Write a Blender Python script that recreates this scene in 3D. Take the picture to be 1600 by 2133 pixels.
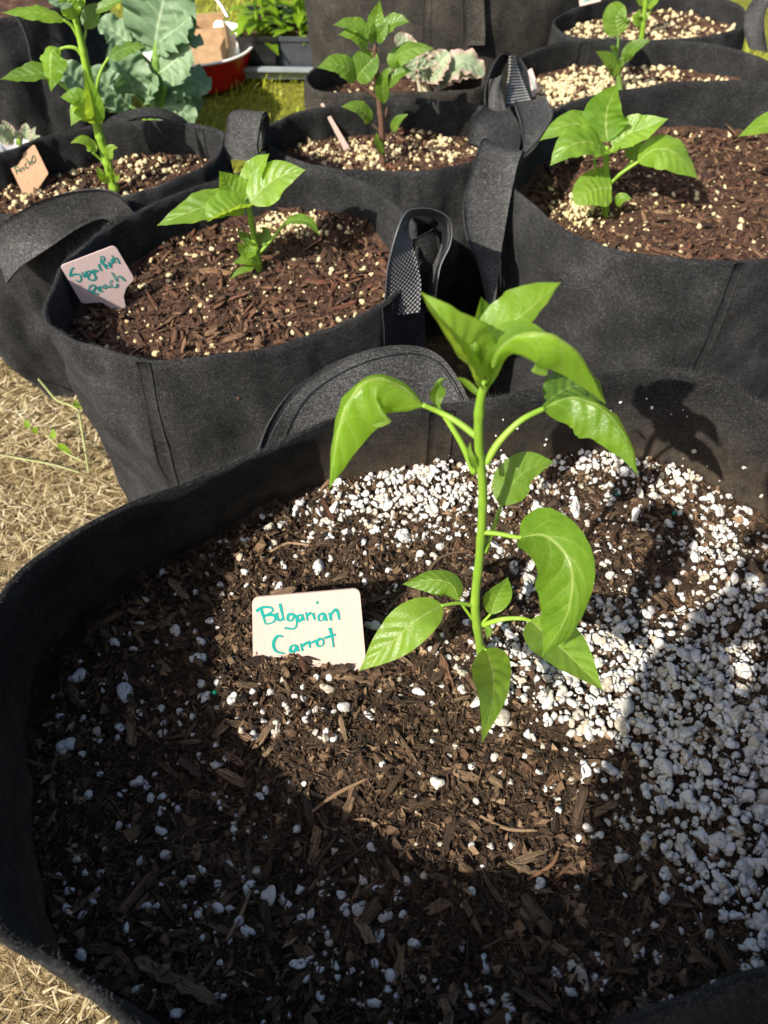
import bpy, math, random
import numpy as np
from mathutils import Vector, Quaternion, Matrix

SC = bpy.context.scene
for o in list(bpy.data.objects):
    bpy.data.objects.remove(o, do_unlink=True)
COL = SC.collection
rng = np.random.default_rng(7)
random.seed(7)

# ------------------------------------------------------------------ camera
CAM = Vector((0.0, 0.0, 0.70))
PITCH = math.radians(51.0)          # below the horizon
FPX = 1600.0                        # focal length in photo pixels (photo 1600 x 2133)
cd = bpy.data.cameras.new('camera')
cam = bpy.data.objects.new('camera', cd)
COL.objects.link(cam)
cam.location = CAM
cam.rotation_euler = (math.radians(90) - PITCH, 0, 0)
cd.sensor_fit = 'HORIZONTAL'
cd.sensor_width = 36.0
cd.lens = 36.0
cd.clip_start = 0.01
cd.clip_end = 400.0
cd.dof.use_dof = True
cd.dof.focus_distance = 0.50
cd.dof.aperture_fstop = 15.0
SC.camera = cam

# ------------------------------------------------------------------ sky and sun
SUN_TRAVEL = Vector((0.156, 0.166, -0.196)).normalized()
w = bpy.data.worlds.new('World')
SC.world = w
w.use_nodes = True
nt = w.node_tree
bg = nt.nodes['Background']
sky = nt.nodes.new('ShaderNodeTexSky')
sky.sky_type = 'NISHITA'
sky.sun_disc = False
sky.air_density = 0.8
sky.dust_density = 2.5
sky.sun_elevation = math.asin(-SUN_TRAVEL.z)
sky.sun_rotation = math.atan2(-SUN_TRAVEL.x, -SUN_TRAVEL.y)
nt.links.new(sky.outputs[0], bg.inputs[0])
bg.inputs[1].default_value = 0.112
sl = bpy.data.lights.new('sun', 'SUN')
sl.energy = 4.7
sl.angle = math.radians(0.55)
sl.color = (1.0, 0.945, 0.84)
sun = bpy.data.objects.new('sun', sl)
COL.objects.link(sun)
sun.location = (-2, -2.5, 3)
sun.rotation_euler = SUN_TRAVEL.to_track_quat('-Z', 'Y').to_euler()
vs = SC.view_settings
vs.view_transform = 'Standard'
vs.look = 'None'
vs.exposure = 0.88
vs.gamma = 1.0
vs.use_curve_mapping = False
SC.render.engine = 'CYCLES'
SC.cycles.max_bounces = 6
SC.cycles.transparent_max_bounces = 6

# ------------------------------------------------------------------ geometry helpers
CP, SP = math.cos(PITCH), math.sin(PITCH)


def ray(px, py):
    dx = (px - 800.0) / FPX
    yd = (py - 1066.5) / FPX
    return Vector((dx, CP - SP * yd, -(SP + CP * yd)))


def PZ(px, py, z):                   # where that photo direction meets height z
    r = ray(px, py)
    return CAM + r * ((z - CAM.z) / r.z)


def PY(px, py, y):                   # where it meets the upright plane at distance y
    r = ray(px, py)
    return CAM + r * (y / r.y)


def PN(px, py, p0, n):               # where it meets a plane
    r = ray(px, py)
    return CAM + r * ((p0 - CAM).dot(n) / r.dot(n))


def project(P):
    P = np.asarray(P, dtype=float)
    dx, dy, dz = P[..., 0], P[..., 1], P[..., 2] - CAM.z
    fwd = dy * CP - dz * SP
    dn = -(dy * SP) - dz * CP
    return 800 + FPX * dx / fwd, 1066.5 + FPX * dn / fwd


def fastmesh(name, V, F, uv=None, smooth=True):
    V = np.asarray(V, dtype=np.float32).reshape(-1, 3)
    me = bpy.data.meshes.new(name)
    if isinstance(F, np.ndarray):
        Fs = [F]
    else:
        Fs = [np.asarray(f) for f in F if len(f)]
    me.vertices.add(len(V))
    me.vertices.foreach_set('co', V.ravel())
    loops = np.concatenate([f.ravel() for f in Fs]).astype(np.int32)
    tot = np.concatenate([np.full(len(f), f.shape[1]) for f in Fs]).astype(np.int32)
    st = (np.cumsum(tot) - tot).astype(np.int32)
    me.loops.add(len(loops))
    me.loops.foreach_set('vertex_index', loops)
    me.polygons.add(len(tot))
    me.polygons.foreach_set('loop_start', st)
    me.update(calc_edges=True)
    me.polygons.foreach_set('use_smooth', np.full(len(tot), smooth, dtype=bool))
    if uv is not None:
        l = me.uv_layers.new(name='UVMap')
        l.data.foreach_set('uv', np.asarray(uv, dtype=np.float32)[loops].ravel())
    me.validate()
    return me


def link(name, me, mat=None, parent=None, kind=None):
    o = bpy.data.objects.new(name, me)
    COL.objects.link(o)
    if mat is not None and me is not None:
        if not me.materials:
            me.materials.append(mat)
    if parent is not None:
        o.parent = parent
    if kind:
        o['kind'] = kind
    return o


def thing(name, label, cat, group=None, loc=None):
    o = bpy.data.objects.new(name, None)
    COL.objects.link(o)
    o.empty_display_size = 0.02
    tag(o, label, cat, group)
    return o


def tag(o, label, cat, group=None):
    o['label'] = label
    o['category'] = cat
    if group:
        o['group'] = group
    return o


def catmull(P, n, closed=False):
    P = np.asarray([tuple(p) for p in P], dtype=float)
    m = len(P)
    if closed:
        t = np.linspace(0, m, n, endpoint=False)
        idx = lambda k: k % m
    else:
        t = np.linspace(0, m - 1, n)
        idx = lambda k: np.clip(k, 0, m - 1)
    i = np.floor(t).astype(int)
    if not closed:
        i = np.minimum(i, m - 2)
    f = (t - i)[:, None]
    p0, p1, p2, p3 = P[idx(i - 1)], P[idx(i)], P[idx(i + 1)], P[idx(i + 2)]
    return 0.5 * ((2 * p1) + (-p0 + p2) * f + (2 * p0 - 5 * p1 + 4 * p2 - p3) * f ** 2 + (-p0 + 3 * p1 - 3 * p2 + p3) * f ** 3)


def resample(C, n, closed=False):
    C = np.asarray(C)
    D = np.vstack([C, C[:1]]) if closed else C
    s = np.concatenate([[0], np.cumsum(np.linalg.norm(np.diff(D, axis=0), axis=1))])
    t = np.linspace(0, s[-1], n, endpoint=not closed)
    return np.stack([np.interp(t, s, D[:, k]) for k in range(D.shape[1])], axis=1)


def _hash(ix, iy, seed):
    h = (ix.astype(np.int64) * 374761393 + iy.astype(np.int64) * 668265263 + seed * 974711) & 0x7fffffff
    h = ((h ^ (h >> 13)) * 1274126177) & 0x7fffffff
    return ((h ^ (h >> 16)) & 0xffff) / 65535.0


def vnoise(x, y, seed=0):
    x = np.asarray(x, float); y = np.asarray(y, float)
    ix, iy = np.floor(x), np.floor(y)
    fx, fy = x - ix, y - iy
    fx = fx * fx * (3 - 2 * fx); fy = fy * fy * (3 - 2 * fy)
    a = _hash(ix, iy, seed); b = _hash(ix + 1, iy, seed)
    c = _hash(ix, iy + 1, seed); d = _hash(ix + 1, iy + 1, seed)
    return (a * (1 - fx) + b * fx) * (1 - fy) + (c * (1 - fx) + d * fx) * fy - 0.5


def fbm(x, y, seed=0, oct=4):
    s, a = 0, 1.0
    for k in range(oct):
        s = s + a * vnoise(x * 2 ** k, y * 2 ** k, seed + k * 17)
        a *= 0.5
    return s


def grid_faces(nu, nv, wrap_u=False):
    """quads over an (nu x nv) vertex grid, index = i*nv + j"""
    iu = np.arange(nu if wrap_u else nu - 1)
    jv = np.arange(nv - 1)
    I, J = np.meshgrid(iu, jv, indexing='ij')
    I2 = (I + 1) % nu
    return np.stack([I * nv + J, I2 * nv + J, I2 * nv + J + 1, I * nv + J + 1], axis=-1).reshape(-1, 4)


def tube(pts, radii, n=10, sm=6):
    P = catmull(pts, max(2, (len(pts) - 1) * sm + 1))
    R = np.interp(np.linspace(0, 1, len(P)), np.linspace(0, 1, len(radii)), radii)
    T = np.gradient(P, axis=0)
    T /= np.linalg.norm(T, axis=1)[:, None] + 1e-12
    up = np.array([0.31, 0.2, 0.93]) if abs(T[0][2]) < 0.9 else np.array([0.9, 0.3, 0.1])
    a = np.cross(T, up); a /= np.linalg.norm(a, axis=1)[:, None] + 1e-12
    b = np.cross(T, a)
    th = np.linspace(0, 2 * np.pi, n, endpoint=False)
    V = P[:, None, :] + R[:, None, None] * (np.cos(th)[None, :, None] * a[:, None, :] + np.sin(th)[None, :, None] * b[:, None, :])
    k = len(P)
    F = []
    I, J = np.meshgrid(np.arange(k - 1), np.arange(n), indexing='ij')
    J2 = (J + 1) % n
    F = np.stack([I * n + J, I * n + J2, (I + 1) * n + J2, (I + 1) * n + J], axis=-1).reshape(-1, 4)
    V = V.reshape(-1, 3)
    V = np.vstack([V, P[0], P[-1]])
    c0, c1 = len(V) - 2, len(V) - 1
    j = np.arange(n)
    T1 = np.stack([np.full(n, c0), (j + 1) % n, j], axis=1)
    T2 = np.stack([np.full(n, c1), (k - 1) * n + j, (k - 1) * n + (j + 1) % n], axis=1)
    return V, F, np.vstack([T1, T2])


def tube_obj(name, pts, radii, mat, parent=None, n=10, sm=6):
    V, F, T = tube(pts, radii, n, sm)
    return link(name, fastmesh(name, V, [F, T]), mat, parent)


def ribbon(name, L, R, thick, mat, parent=None, n=40, nv=7, sag=0.0):
    """a strap: two edge lines in 3-D, given thickness"""
    A = resample(catmull(L, 200), n)
    B = resample(catmull(R, 200), n)
    v = np.linspace(0, 1, nv)
    top = A[:, None, :] * (1 - v)[None, :, None] + B[:, None, :] * v[None, :, None]
    du = np.gradient(top, axis=0); dv = np.gradient(top, axis=1)
    N = np.cross(du, dv); N /= np.linalg.norm(N, axis=2)[:, :, None] + 1e-12
    if sag:
        top = top + N * (sag * np.sin(np.pi * v))[None, :, None]
    t2 = thick / 2
    V1 = (top + N * t2).reshape(-1, 3); V2 = (top - N * t2).reshape(-1, 3)
    m = n * nv
    F1 = grid_faces(n, nv)
    F2 = F1[:, ::-1] + m
    edge = []
    for i in range(n - 1):
        edge.append((i * nv, (i + 1) * nv, (i + 1) * nv + m, i * nv + m))
        e = nv - 1
        edge.append((i * nv + e, i * nv + e + m, (i + 1) * nv + e + m, (i + 1) * nv + e))
    for j in range(nv - 1):
        edge.append((j, j + m, j + 1 + m, j + 1))
        q = (n - 1) * nv
        edge.append((q + j, q + j + 1, q + j + 1 + m, q + j + m))
    uu = np.concatenate([[0], np.cumsum(np.linalg.norm(np.diff((A + B) / 2, axis=0), axis=1))])
    wd = np.linalg.norm(A - B, axis=1).mean()
    UV = np.stack([np.repeat(uu[:, None], nv, 1), np.repeat(v[None, :] * wd, n, 0)], axis=-1).reshape(-1, 2)
    me = fastmesh(name, np.vstack([V1, V2]), np.vstack([F1, F2, np.array(edge)]), uv=np.vstack([UV, UV]))
    return link(name, me, mat, parent)


# ------------------------------------------------------------------ materials
class NT:
    def __init__(self, name):
        self.m = bpy.data.materials.new(name)
        self.m.use_nodes = True
        self.t = self.m.node_tree
        self.b = self.t.nodes['Principled BSDF']
        self.o = self.t.nodes['Material Output']

    def n(self, typ, **kw):
        nd = self.t.nodes.new(typ)
        for k, v in kw.items():
            if k.startswith('i_'):
                key = k[2:]
                key = int(key) if key.isdigit() else key.replace('_', ' ')
                self.put(nd.inputs[key], v)
            else:
                setattr(nd, k, v)
        return nd

    def put(self, inp, v):
        if hasattr(v, 'is_output') or isinstance(v, bpy.types.NodeSocket):
            self.t.links.new(v, inp)
        else:
            if isinstance(v, (tuple, list)) and len(v) == 3 and inp.type == 'RGBA':
                v = (*v, 1)
            inp.default_value = v

    def set(self, **kw):
        for k, v in kw.items():
            self.put(self.b.inputs[k.replace('_', ' ')], v)
        return self

    def ramp(self, fac, stops, interp='LINEAR'):
        r = self.n('ShaderNodeValToRGB', i_0=fac)
        cr = r.color_ramp
        cr.interpolation = interp
        while len(cr.elements) < len(stops):
            cr.elements.new(0.5)
        for e, (p, c) in zip(cr.elements, stops):
            e.position = p
            e.color = (*c, 1) if len(c) == 3 else c
        return r.outputs[0]

    def noise(self, vec, scale, detail=3, rough=0.55, dist=0.0):
        nd = self.n('ShaderNodeTexNoise')
        if vec is not None:
            self.put(nd.inputs['Vector'], vec)
        nd.inputs['Scale'].default_value = scale
        nd.inputs['Detail'].default_value = detail
        nd.inputs['Roughness'].default_value = rough
        nd.inputs['Distortion'].default_value = dist
        return nd.outputs[0]

    def math(self, op, a, b=None, c=None, clamp=False):
        nd = self.n('ShaderNodeMath', operation=op)
        nd.use_clamp = clamp
        self.put(nd.inputs[0], a)
        if b is not None:
            self.put(nd.inputs[1], b)
        if c is not None:
            self.put(nd.inputs[2], c)
        return nd.outputs[0]

    def mix(self, fac, a, b):
        nd = self.n('ShaderNodeMix', data_type='RGBA')
        self.put(nd.inputs[0], fac)
        self.put(nd.inputs[6], a)
        self.put(nd.inputs[7], b)
        return nd.outputs[2]

    def coord(self, which='Object', scale=None):
        c = self.n('ShaderNodeTexCoord').outputs[which]
        if scale is not None:
            mp = self.n('ShaderNodeMapping')
            self.put(mp.inputs[0], c)
            mp.inputs['Scale'].default_value = scale
            c = mp.outputs[0]
        return c

    def bump(self, h, strength, dist):
        nd = self.n('ShaderNodeBump')
        nd.inputs['Strength'].default_value = strength
        nd.inputs['Distance'].default_value = dist
        self.put(nd.inputs['Height'], h)
        self.put(self.b.inputs['Normal'], nd.outputs[0])
        return nd.outputs[0]


def felt(name, lo, hi, dust=0.0, dust_z=(0.0, 0.0)):
    m = NT(name)
    co = m.coord('Object')
    f1 = m.noise(m.coord('Object', (1.0, 1.0, 2.6)), 270, 5, 0.85, 1.6)
    f2 = m.noise(m.coord('Object', (2.2, 2.2, 0.9)), 420, 4, 0.8, 0.8)
    big = m.noise(co, 22, 3, 0.5)
    fine = m.math('ADD', m.math('MULTIPLY', f1, 0.6), m.math('MULTIPLY', f2, 0.4))
    f = m.math('ADD', fine, m.math('MULTIPLY', m.math('SUBTRACT', big, 0.5), 0.22))
    mid = tuple((a * 0.62 + b * 0.38) for a, b in zip(lo, hi))
    c = m.ramp(f, [(0.40, lo), (0.50, mid), (0.58, hi), (0.66, tuple(min(1, 3.4 * x) for x in hi))])
    fb = m.noise(m.coord('Object', (1.0, 1.0, 4.5)), 150, 4, 0.8, 2.4)
    fb2 = m.noise(m.coord('Object', (3.2, 3.2, 1.0)), 150, 4, 0.8, 2.4)
    fl = m.math('MULTIPLY', m.math('SUBTRACT', m.math('MAXIMUM', fb, fb2), 0.575), 9.0, clamp=True)
    c = m.mix(m.math('MULTIPLY', fl, 0.85), c, tuple(min(1, 2.6 * x) for x in hi))
    if dust > 0:
        z = m.n('ShaderNodeSeparateXYZ', i_0=co).outputs[2]
        g = m.math('SUBTRACT', 1.0, m.math('DIVIDE', m.math('SUBTRACT', z, dust_z[0]), dust_z[1] - dust_z[0]), clamp=True)
        g = m.math('MULTIPLY', g, m.math('MULTIPLY', m.math('SUBTRACT', z, 0.205), 30.0, clamp=True))
        dn = m.noise(co, 60, 5, 0.65)
        g = m.math('MULTIPLY', m.math('MULTIPLY', g, m.math('SUBTRACT', m.math('MULTIPLY', dn, 2.6), 0.75), clamp=True), dust)
        c = m.mix(g, c, (0.15, 0.105, 0.06))
    m.set(Base_Color=c, Roughness=0.95, Specular_IOR_Level=0.18, Sheen_Weight=0.0)
    m.bump(f, 0.75, 0.0016)
    return m.m


M = {}
M['felt'] = felt('black_felt', (0.0017, 0.0017, 0.0017), (0.038, 0.038, 0.038))
M['felt_near'] = felt('black_felt_dusty', (0.0009, 0.0009, 0.0009), (0.028, 0.0275, 0.027), 0.5, (0.235, 0.32))
M['felt_strap'] = felt('grey_felt_strap', (0.007, 0.007, 0.007), (0.082, 0.081, 0.079))
M['felt_brown'] = felt('faded_brown_felt', (0.005, 0.0045, 0.0038), (0.056, 0.050, 0.041))


def webbing():
    m = NT('nylon_webbing')
    uv = m.n('ShaderNodeUVMap').outputs[0]
    s = m.n('ShaderNodeSeparateXYZ', i_0=uv)
    a = m.math('SINE', m.math('MULTIPLY', s.outputs[0], 1500.0))
    bb = m.math('SINE', m.math('MULTIPLY', s.outputs[1], 1250.0))
    h = m.math('MULTIPLY', a, bb)
    c = m.ramp(m.math('MULTIPLY_ADD', h, 0.5, 0.5), [(0.2, (0.012, 0.012, 0.014)), (0.62, (0.07, 0.07, 0.073)), (1.0, (0.34, 0.34, 0.33))])
    m.set(Base_Color=c, Roughness=0.45, Specular_IOR_Level=0.5)
    m.bump(h, 0.8, 0.0012)
    return m.m


def webbing_ribbed():
    m = NT('ribbed_webbing')
    uv = m.n('ShaderNodeUVMap').outputs[0]
    s = m.n('ShaderNodeSeparateXYZ', i_0=uv)
    a = m.math('SINE', m.math('MULTIPLY', s.outputs[0], 1300.0))
    c = m.ramp(m.math('MULTIPLY_ADD', a, 0.5, 0.5), [(0.35, (0.012, 0.012, 0.014)), (0.7, (0.30, 0.29, 0.26))])
    m.set(Base_Color=c, Roughness=0.5)
    m.bump(a, 0.8, 0.0015)
    return m.m


M['webbing'] = webbing()
M['webbing_ribbed'] = webbing_ribbed()


def rand_val(m):
    isl = m.n('ShaderNodeNewGeometry').outputs['Random Per Island']
    ob = m.n('ShaderNodeObjectInfo').outputs['Random']
    return m.math('FRACT', m.math('ADD', isl, ob))


def soil_mat(name, dark, mid, light):
    m = NT(name)
    co = m.coord('Object')
    a = m.noise(co, 90, 6, 0.7)
    b = m.noise(co, 420, 4, 0.7)
    f = m.math('ADD', m.math('MULTIPLY', a, 0.6), m.math('MULTIPLY', b, 0.4))
    c = m.ramp(f, [(0.34, dark), (0.52, mid), (0.68, light)])
    m.set(Base_Color=c, Roughness=0.88, Specular_IOR_Level=0.25)
    m.bump(f, 1.0, 0.006)
    return m.m


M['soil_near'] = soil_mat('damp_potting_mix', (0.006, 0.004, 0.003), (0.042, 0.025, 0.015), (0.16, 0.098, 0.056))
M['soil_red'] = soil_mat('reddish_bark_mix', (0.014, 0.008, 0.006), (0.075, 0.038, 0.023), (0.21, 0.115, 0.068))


def crumb_mat(name, stops):
    m = NT(name)
    r = rand_val(m)
    c = m.ramp(r, stops)
    nz = m.noise(m.coord('Object'), 500, 3, 0.6)
    c = m.mix(m.math('MULTIPLY', nz, 0.9), c, (0.008, 0.005, 0.004))
    m.set(Base_Color=c, Roughness=0.85, Specular_IOR_Level=0.25)
    return m.m


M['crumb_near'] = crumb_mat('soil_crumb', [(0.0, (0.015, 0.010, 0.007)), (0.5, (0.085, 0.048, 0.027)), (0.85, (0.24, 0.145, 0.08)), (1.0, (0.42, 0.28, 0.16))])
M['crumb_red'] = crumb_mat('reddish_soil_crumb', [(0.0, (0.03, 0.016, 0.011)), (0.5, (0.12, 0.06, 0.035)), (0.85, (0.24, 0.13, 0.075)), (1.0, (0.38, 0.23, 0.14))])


def bark_mat(name, stops):
    m = NT(name)
    r = rand_val(m)
    c = m.ramp(r, stops)
    uv = m.n('ShaderNodeUVMap').outputs[0]
    mp = m.n('ShaderNodeMapping')
    m.put(mp.inputs[0], uv)
    mp.inputs['Scale'].default_value = (2.0, 16.0, 1)
    ad = m.n('ShaderNodeVectorMath', operation='ADD')
    m.put(ad.inputs[0], mp.outputs[0])
    cb = m.n('ShaderNodeCombineXYZ')
    m.put(cb.inputs[2], m.math('MULTIPLY', r, 57.0))
    m.put(ad.inputs[1], cb.outputs[0])
    g = m.noise(ad.outputs[0], 1.0, 4, 0.65)
    c = m.mix(m.math('MULTIPLY_ADD', g, 2.6, -0.85, clamp=True), tuple([0.02, 0.012, 0.008]), c)
    m.set(Base_Color=c, Roughness=0.8, Specular_IOR_Level=0.3)
    m.bump(g, 1.0, 0.002)
    return m.m


M['bark'] = bark_mat('bark_chip', [(0.0, (0.05, 0.032, 0.022)), (0.35, (0.21, 0.13, 0.07)), (0.7, (0.42, 0.28, 0.16)), (1.0, (0.24, 0.11, 0.055))])
M['bark_red'] = bark_mat('red_bark_chip', [(0.0, (0.07, 0.035, 0.025)), (0.35, (0.22, 0.10, 0.055)), (0.7, (0.40, 0.23, 0.125)), (1.0, (0.23, 0.075, 0.04))])


def perlite_mat(name, base, old):
    m = NT(name)
    co = m.n('ShaderNodeNewGeometry').outputs['Position']
    r = rand_val(m)
    n1 = m.noise(co, 380, 4, 0.65)
    n2 = m.noise(co, 900, 2, 0.6)
    c = m.mix(m.math('MULTIPLY', m.math('POWER', r, 3.0), 0.9), base, old)
    pit = m.ramp(n1, [(0.32, (0.16, 0.13, 0.10)), (0.43, (1, 1, 1))])
    mm = m.n('ShaderNodeMix', data_type='RGBA', blend_type='MULTIPLY')
    mm.inputs[0].default_value = 0.8
    m.put(mm.inputs[6], c)
    m.put(mm.inputs[7], pit)
    m.set(Base_Color=mm.outputs[2], Roughness=0.9, Specular_IOR_Level=0.2)
    m.bump(m.math('ADD', n1, m.math('MULTIPLY', n2, 0.4)), 0.9, 0.0014)
    return m.m


M['perlite'] = perlite_mat('white_perlite', (0.57, 0.56, 0.54), (0.42, 0.34, 0.23))
M['perlite_old'] = perlite_mat('yellowed_perlite', (0.62, 0.52, 0.31), (0.50, 0.38, 0.19))

# ------------------------------------------------------------------ grow bags
FELT_T = 0.0045


class Bag:
    def __init__(self, name, label, rim, soil_z, taper=0.06, mat='felt', n=200, rows=26, seed=1, wrinkle=0.004, bulge=0.01,
                 lean=(0, 0), smooth_rim=True, inner_depth=0.05, group='black felt grow bags standing close together', sector=()):
        self.sector = sector
        self.rim = resample(catmull(rim, 400, True), n, True)
        self.n = n
        self.c = self.rim[:, :2].mean(axis=0)
        self.soil_z = soil_z
        self.taper, self.seed, self.wrinkle, self.bulge, self.lean = taper, seed, wrinkle, bulge, lean
        self.e = thing(name, label, 'grow bag', group)
        self.mat = M[mat]
        rim2 = self.rim
        a = np.arange(n) / n
        s = np.linspace(0, 1, rows) ** 1.15
        out = np.stack([self.at(a, np.full(n, t), 0.0) for t in s], axis=1)            # n x rows x 3
        zmin = self.rim[:, 2].min()
        smax = (zmin - (soil_z - inner_depth)) / zmin
        s2 = np.linspace(0, smax, 12)
        inn = np.stack([self.at(a, np.full(n, t), FELT_T) for t in s2], axis=1)
        top = (out[:, 0] + inn[:, 0]) / 2 + np.array([0, 0, 0.0016])
        out[:, 0, 2] -= 0.0004
        inn[:, 0, 2] -= 0.0004
        nr = rows
        V = [out.reshape(-1, 3), inn.reshape(-1, 3), top]
        o1, o2 = n * nr, n * nr + n * 12
        F = [grid_faces(n, nr, True)[:, ::-1], grid_faces(n, 12, True) + o1]
        i = np.arange(n); i2 = (i + 1) % n
        F.append(np.stack([i * nr, i2 * nr, o2 + i2, o2 + i], axis=1))
        F.append(np.stack([o2 + i, o2 + i2, o1 + i2 * 12, o1 + i * 12], axis=1))
        V.append(np.array([[*self.c, 0.001]]))
        cb = o2 + n
        T = np.stack([i * nr + nr - 1, i2 * nr + nr - 1, np.full(n, cb)], axis=1)
        self.wall = link('wall', fastmesh('bag_wall', np.vstack(V), [np.vstack(F), T]), self.mat, self.e)

    def at(self, a, s, inset=0.0):
        """point on the wall: a = fraction round the rim, s = 0 rim .. 1 ground"""
        a = np.asarray(a, float) % 1.0
        s = np.asarray(s, float)
        f = a * self.n
        i = np.floor(f).astype(int) % self.n
        fr = (f - np.floor(f))[..., None]
        R = self.rim[i] * (1 - fr) + self.rim[(i + 1) % self.n] * fr
        t = self.rim[(i + 1) % self.n] - self.rim[i - 1]
        nrm = np.stack([t[..., 1], -t[..., 0]], axis=-1)
        nrm /= np.linalg.norm(nrm, axis=-1)[..., None] + 1e-9
        d = R[..., :2] - self.c
        sign = np.sign((nrm * d).sum(-1))
        nrm = nrm * sign[..., None]
        xy = self.c + d * (1 - self.taper * s)[..., None]
        th = np.arctan2(d[..., 1], d[..., 0])
        wr = self.wrinkle * 2 * (fbm(th * 3.2 + 9, s * 3.0 + self.seed, self.seed) * np.minimum(1, 0.25 + s * 3))
        wr = wr + self.wrinkle * 0.8 * vnoise(th * 9, s * 1.5 + 4, self.seed + 5) * np.minimum(1, 0.35 + s)
        if self.sector:
            for (ca, wd, amt) in self.sector:
                mk = np.clip((np.cos(th - ca) - math.cos(wd)) / (1 - math.cos(wd)) * 1.6, 0, 1)
                xy = xy + nrm * (mk * amt * np.clip(s, 0, 0.45))[..., None]
        off = self.bulge * np.sin(np.pi * np.clip(s, 0, 1)) + wr - inset
        xy = xy + nrm * off[..., None] + np.array(self.lean) * s[..., None]
        return np.concatenate([xy, (R[..., 2] * (1 - s))[..., None]], axis=-1)

    def frac(self, x, y):
        d = np.hypot(self.rim[:, 0] - x, self.rim[:, 1] - y)
        return int(d.argmin()) / self.n

    def seam(self, a, s0=0.0, s1=0.97, width=0.022, lift=0.0010, name='seam', mat=None, inner=False, da=0.0):
        n = 26
        s = np.linspace(s0, s1, n)
        per = np.linalg.norm(np.diff(self.rim, axis=0), axis=1).sum()
        hw = width / per / 2
        sg = -1 if inner else 1
        base = FELT_T if inner else 0.0
        L = self.at(a - hw + da * s, s, base - sg * lift if not inner else base + lift)
        R = self.at(a + hw + da * s, s, base - sg * lift if not inner else base + lift)
        return ribbon(name, L, R, 0.0012, mat or self.mat, self.e, n=n, nv=4)


def inside(bag, k):
    """k random points inside the bag's soil disc -> x, y, r"""
    a = rng.random(k)
    r = np.sqrt(rng.random(k))
    p = bag.at(a, np.full(k, max(0.0, 1 - bag.soil_z / 0.30)), FELT_T)[:, :2]
    xy = bag.c + (p - bag.c) * (r * (0.99 if bag is bagA else 0.95))[:, None]
    return xy[:, 0], xy[:, 1], r


def pz(lst, z):
    out = []
    for q in lst:
        if len(q) == 2:
            out.append(PZ(q[0], q[1], z))
        elif q[2] == 'w':
            out.append(Vector((q[0], q[1], z if len(q) < 4 else q[3])))
        else:
            out.append(PZ(q[0], q[1], q[2]))
    return out


# the near bag: back and left rim seen, right side beyond the frame
bagA = Bag('grow_bag', 'wide black felt grow bag heaped with white perlite round an arching pepper plant',
           pz([(0, 1232, .361), (120, 1128, .356), (250, 1056, .349), (400, 997, .339), (550, 930, .328), (695, 868, .320), (800, 850, .320), (927, 838, .322), (1030, 824, .327),
               (1139, 799, .333), (1262, 774, .338), (1375, 767, .34), (1450, 774, .34), (1525, 797, .34), (1600, 842, .34),
               (.318, .335, 'w', .342), (.338, .24, 'w', .345), (.318, .14, 'w', .35), (.258, .07, 'w', .357), (1600, 2040, .362), (1480, 2078, .363), (1330, 2135, .364),
               (.02, .006, 'w', .365), (-.06, .012, 'w', .365), (250, 2130, .362), (120, 2030, .360), (-20, 1950, .362), (-.182, .09, 'w', .362), (-.208, .15, 'w', .363)], .34),
           .245, taper=0.03, mat='felt_near', n=300, rows=30, seed=3, wrinkle=0.003, bulge=0.004, sector=((2.72, .62, .10), (-1.2, .8, .20)))
bagB = Bag('grow_bag', 'black felt grow bag with reddish bark mix, a bushy seedling and a woven strap loop',
           pz([(90, 645), (100, 600), (140, 540), (215, 478), (330, 422), (470, 368), (600, 347), (720, 365), (810, 410), (865, 480), (872, 560),
               (800, 634), (680, 692), (560, 727), (420, 751), (320, 754), (230, 742), (150, 710), (105, 680)], .285),
           .232, taper=0.05, seed=11, wrinkle=0.009, bulge=0.006)
bagC = Bag('grow_bag', 'black felt grow bag with the tall leaning pepper plant and a sagging front strap',
           pz([(0, 318), (82, 289), (153, 270), (214, 257), (330, 251), (412, 256), (454, 266), (470, 285), (462, 315), (420, 352), (350, 385), (270, 409),
               (180, 428), (80, 442), (0, 450), (-120, 440), (-190, 400), (-170, 360), (-90, 335)], .27),
           .222, taper=0.07, seed=21, wrinkle=0.010)
bagD = Bag('grow_bag', 'black felt grow bag with yellowed perlite around a purple-stemmed pepper plant',
           pz([(548, 268), (600, 240), (675, 221), (760, 209), (825, 204), (937, 210), (1024, 226), (1080, 262), (1075, 305), (1020, 332), (937, 350), (855, 361),
               (750, 357), (649, 347), (590, 325), (552, 298)], .25),
           .202, taper=0.08, seed=31, wrinkle=0.009)
bagE = Bag('grow_bag', 'wide black felt grow bag with brown bark mix and a broad-leaved bright green seedling',
           pz([(1066, 392), (1075, 340), (1105, 280), (1150, 237), (1187, 213), (1256, 194), (1325, 182), (1411, 172), (1497, 168), (1600, 171), (1720, 190), (1850, 250),
               (1900, 350), (1850, 450), (1740, 520), (1600, 544), (1497, 545), (1394, 540), (1291, 526), (1222, 505), (1170, 478), (1110, 432)], .285),
           .222, taper=0.05, seed=41, wrinkle=0.008, bulge=0.006)
bagF = Bag('grow_bag', 'black felt grow bag with a spindly seedling and a pinkish tag standing at its rim',
           pz([(1062, 150), (1080, 122), (1110, 106), (1153, 91), (1208, 81), (1280, 82), (1359, 86), (1462, 89), (1531, 103), (1600, 127), (1660, 165), (1640, 200), (1560, 222),
               (1400, 228), (1250, 232), (1140, 225), (1080, 190)], .238),
           .196, taper=0.07, seed=51, wrinkle=0.004)
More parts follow.
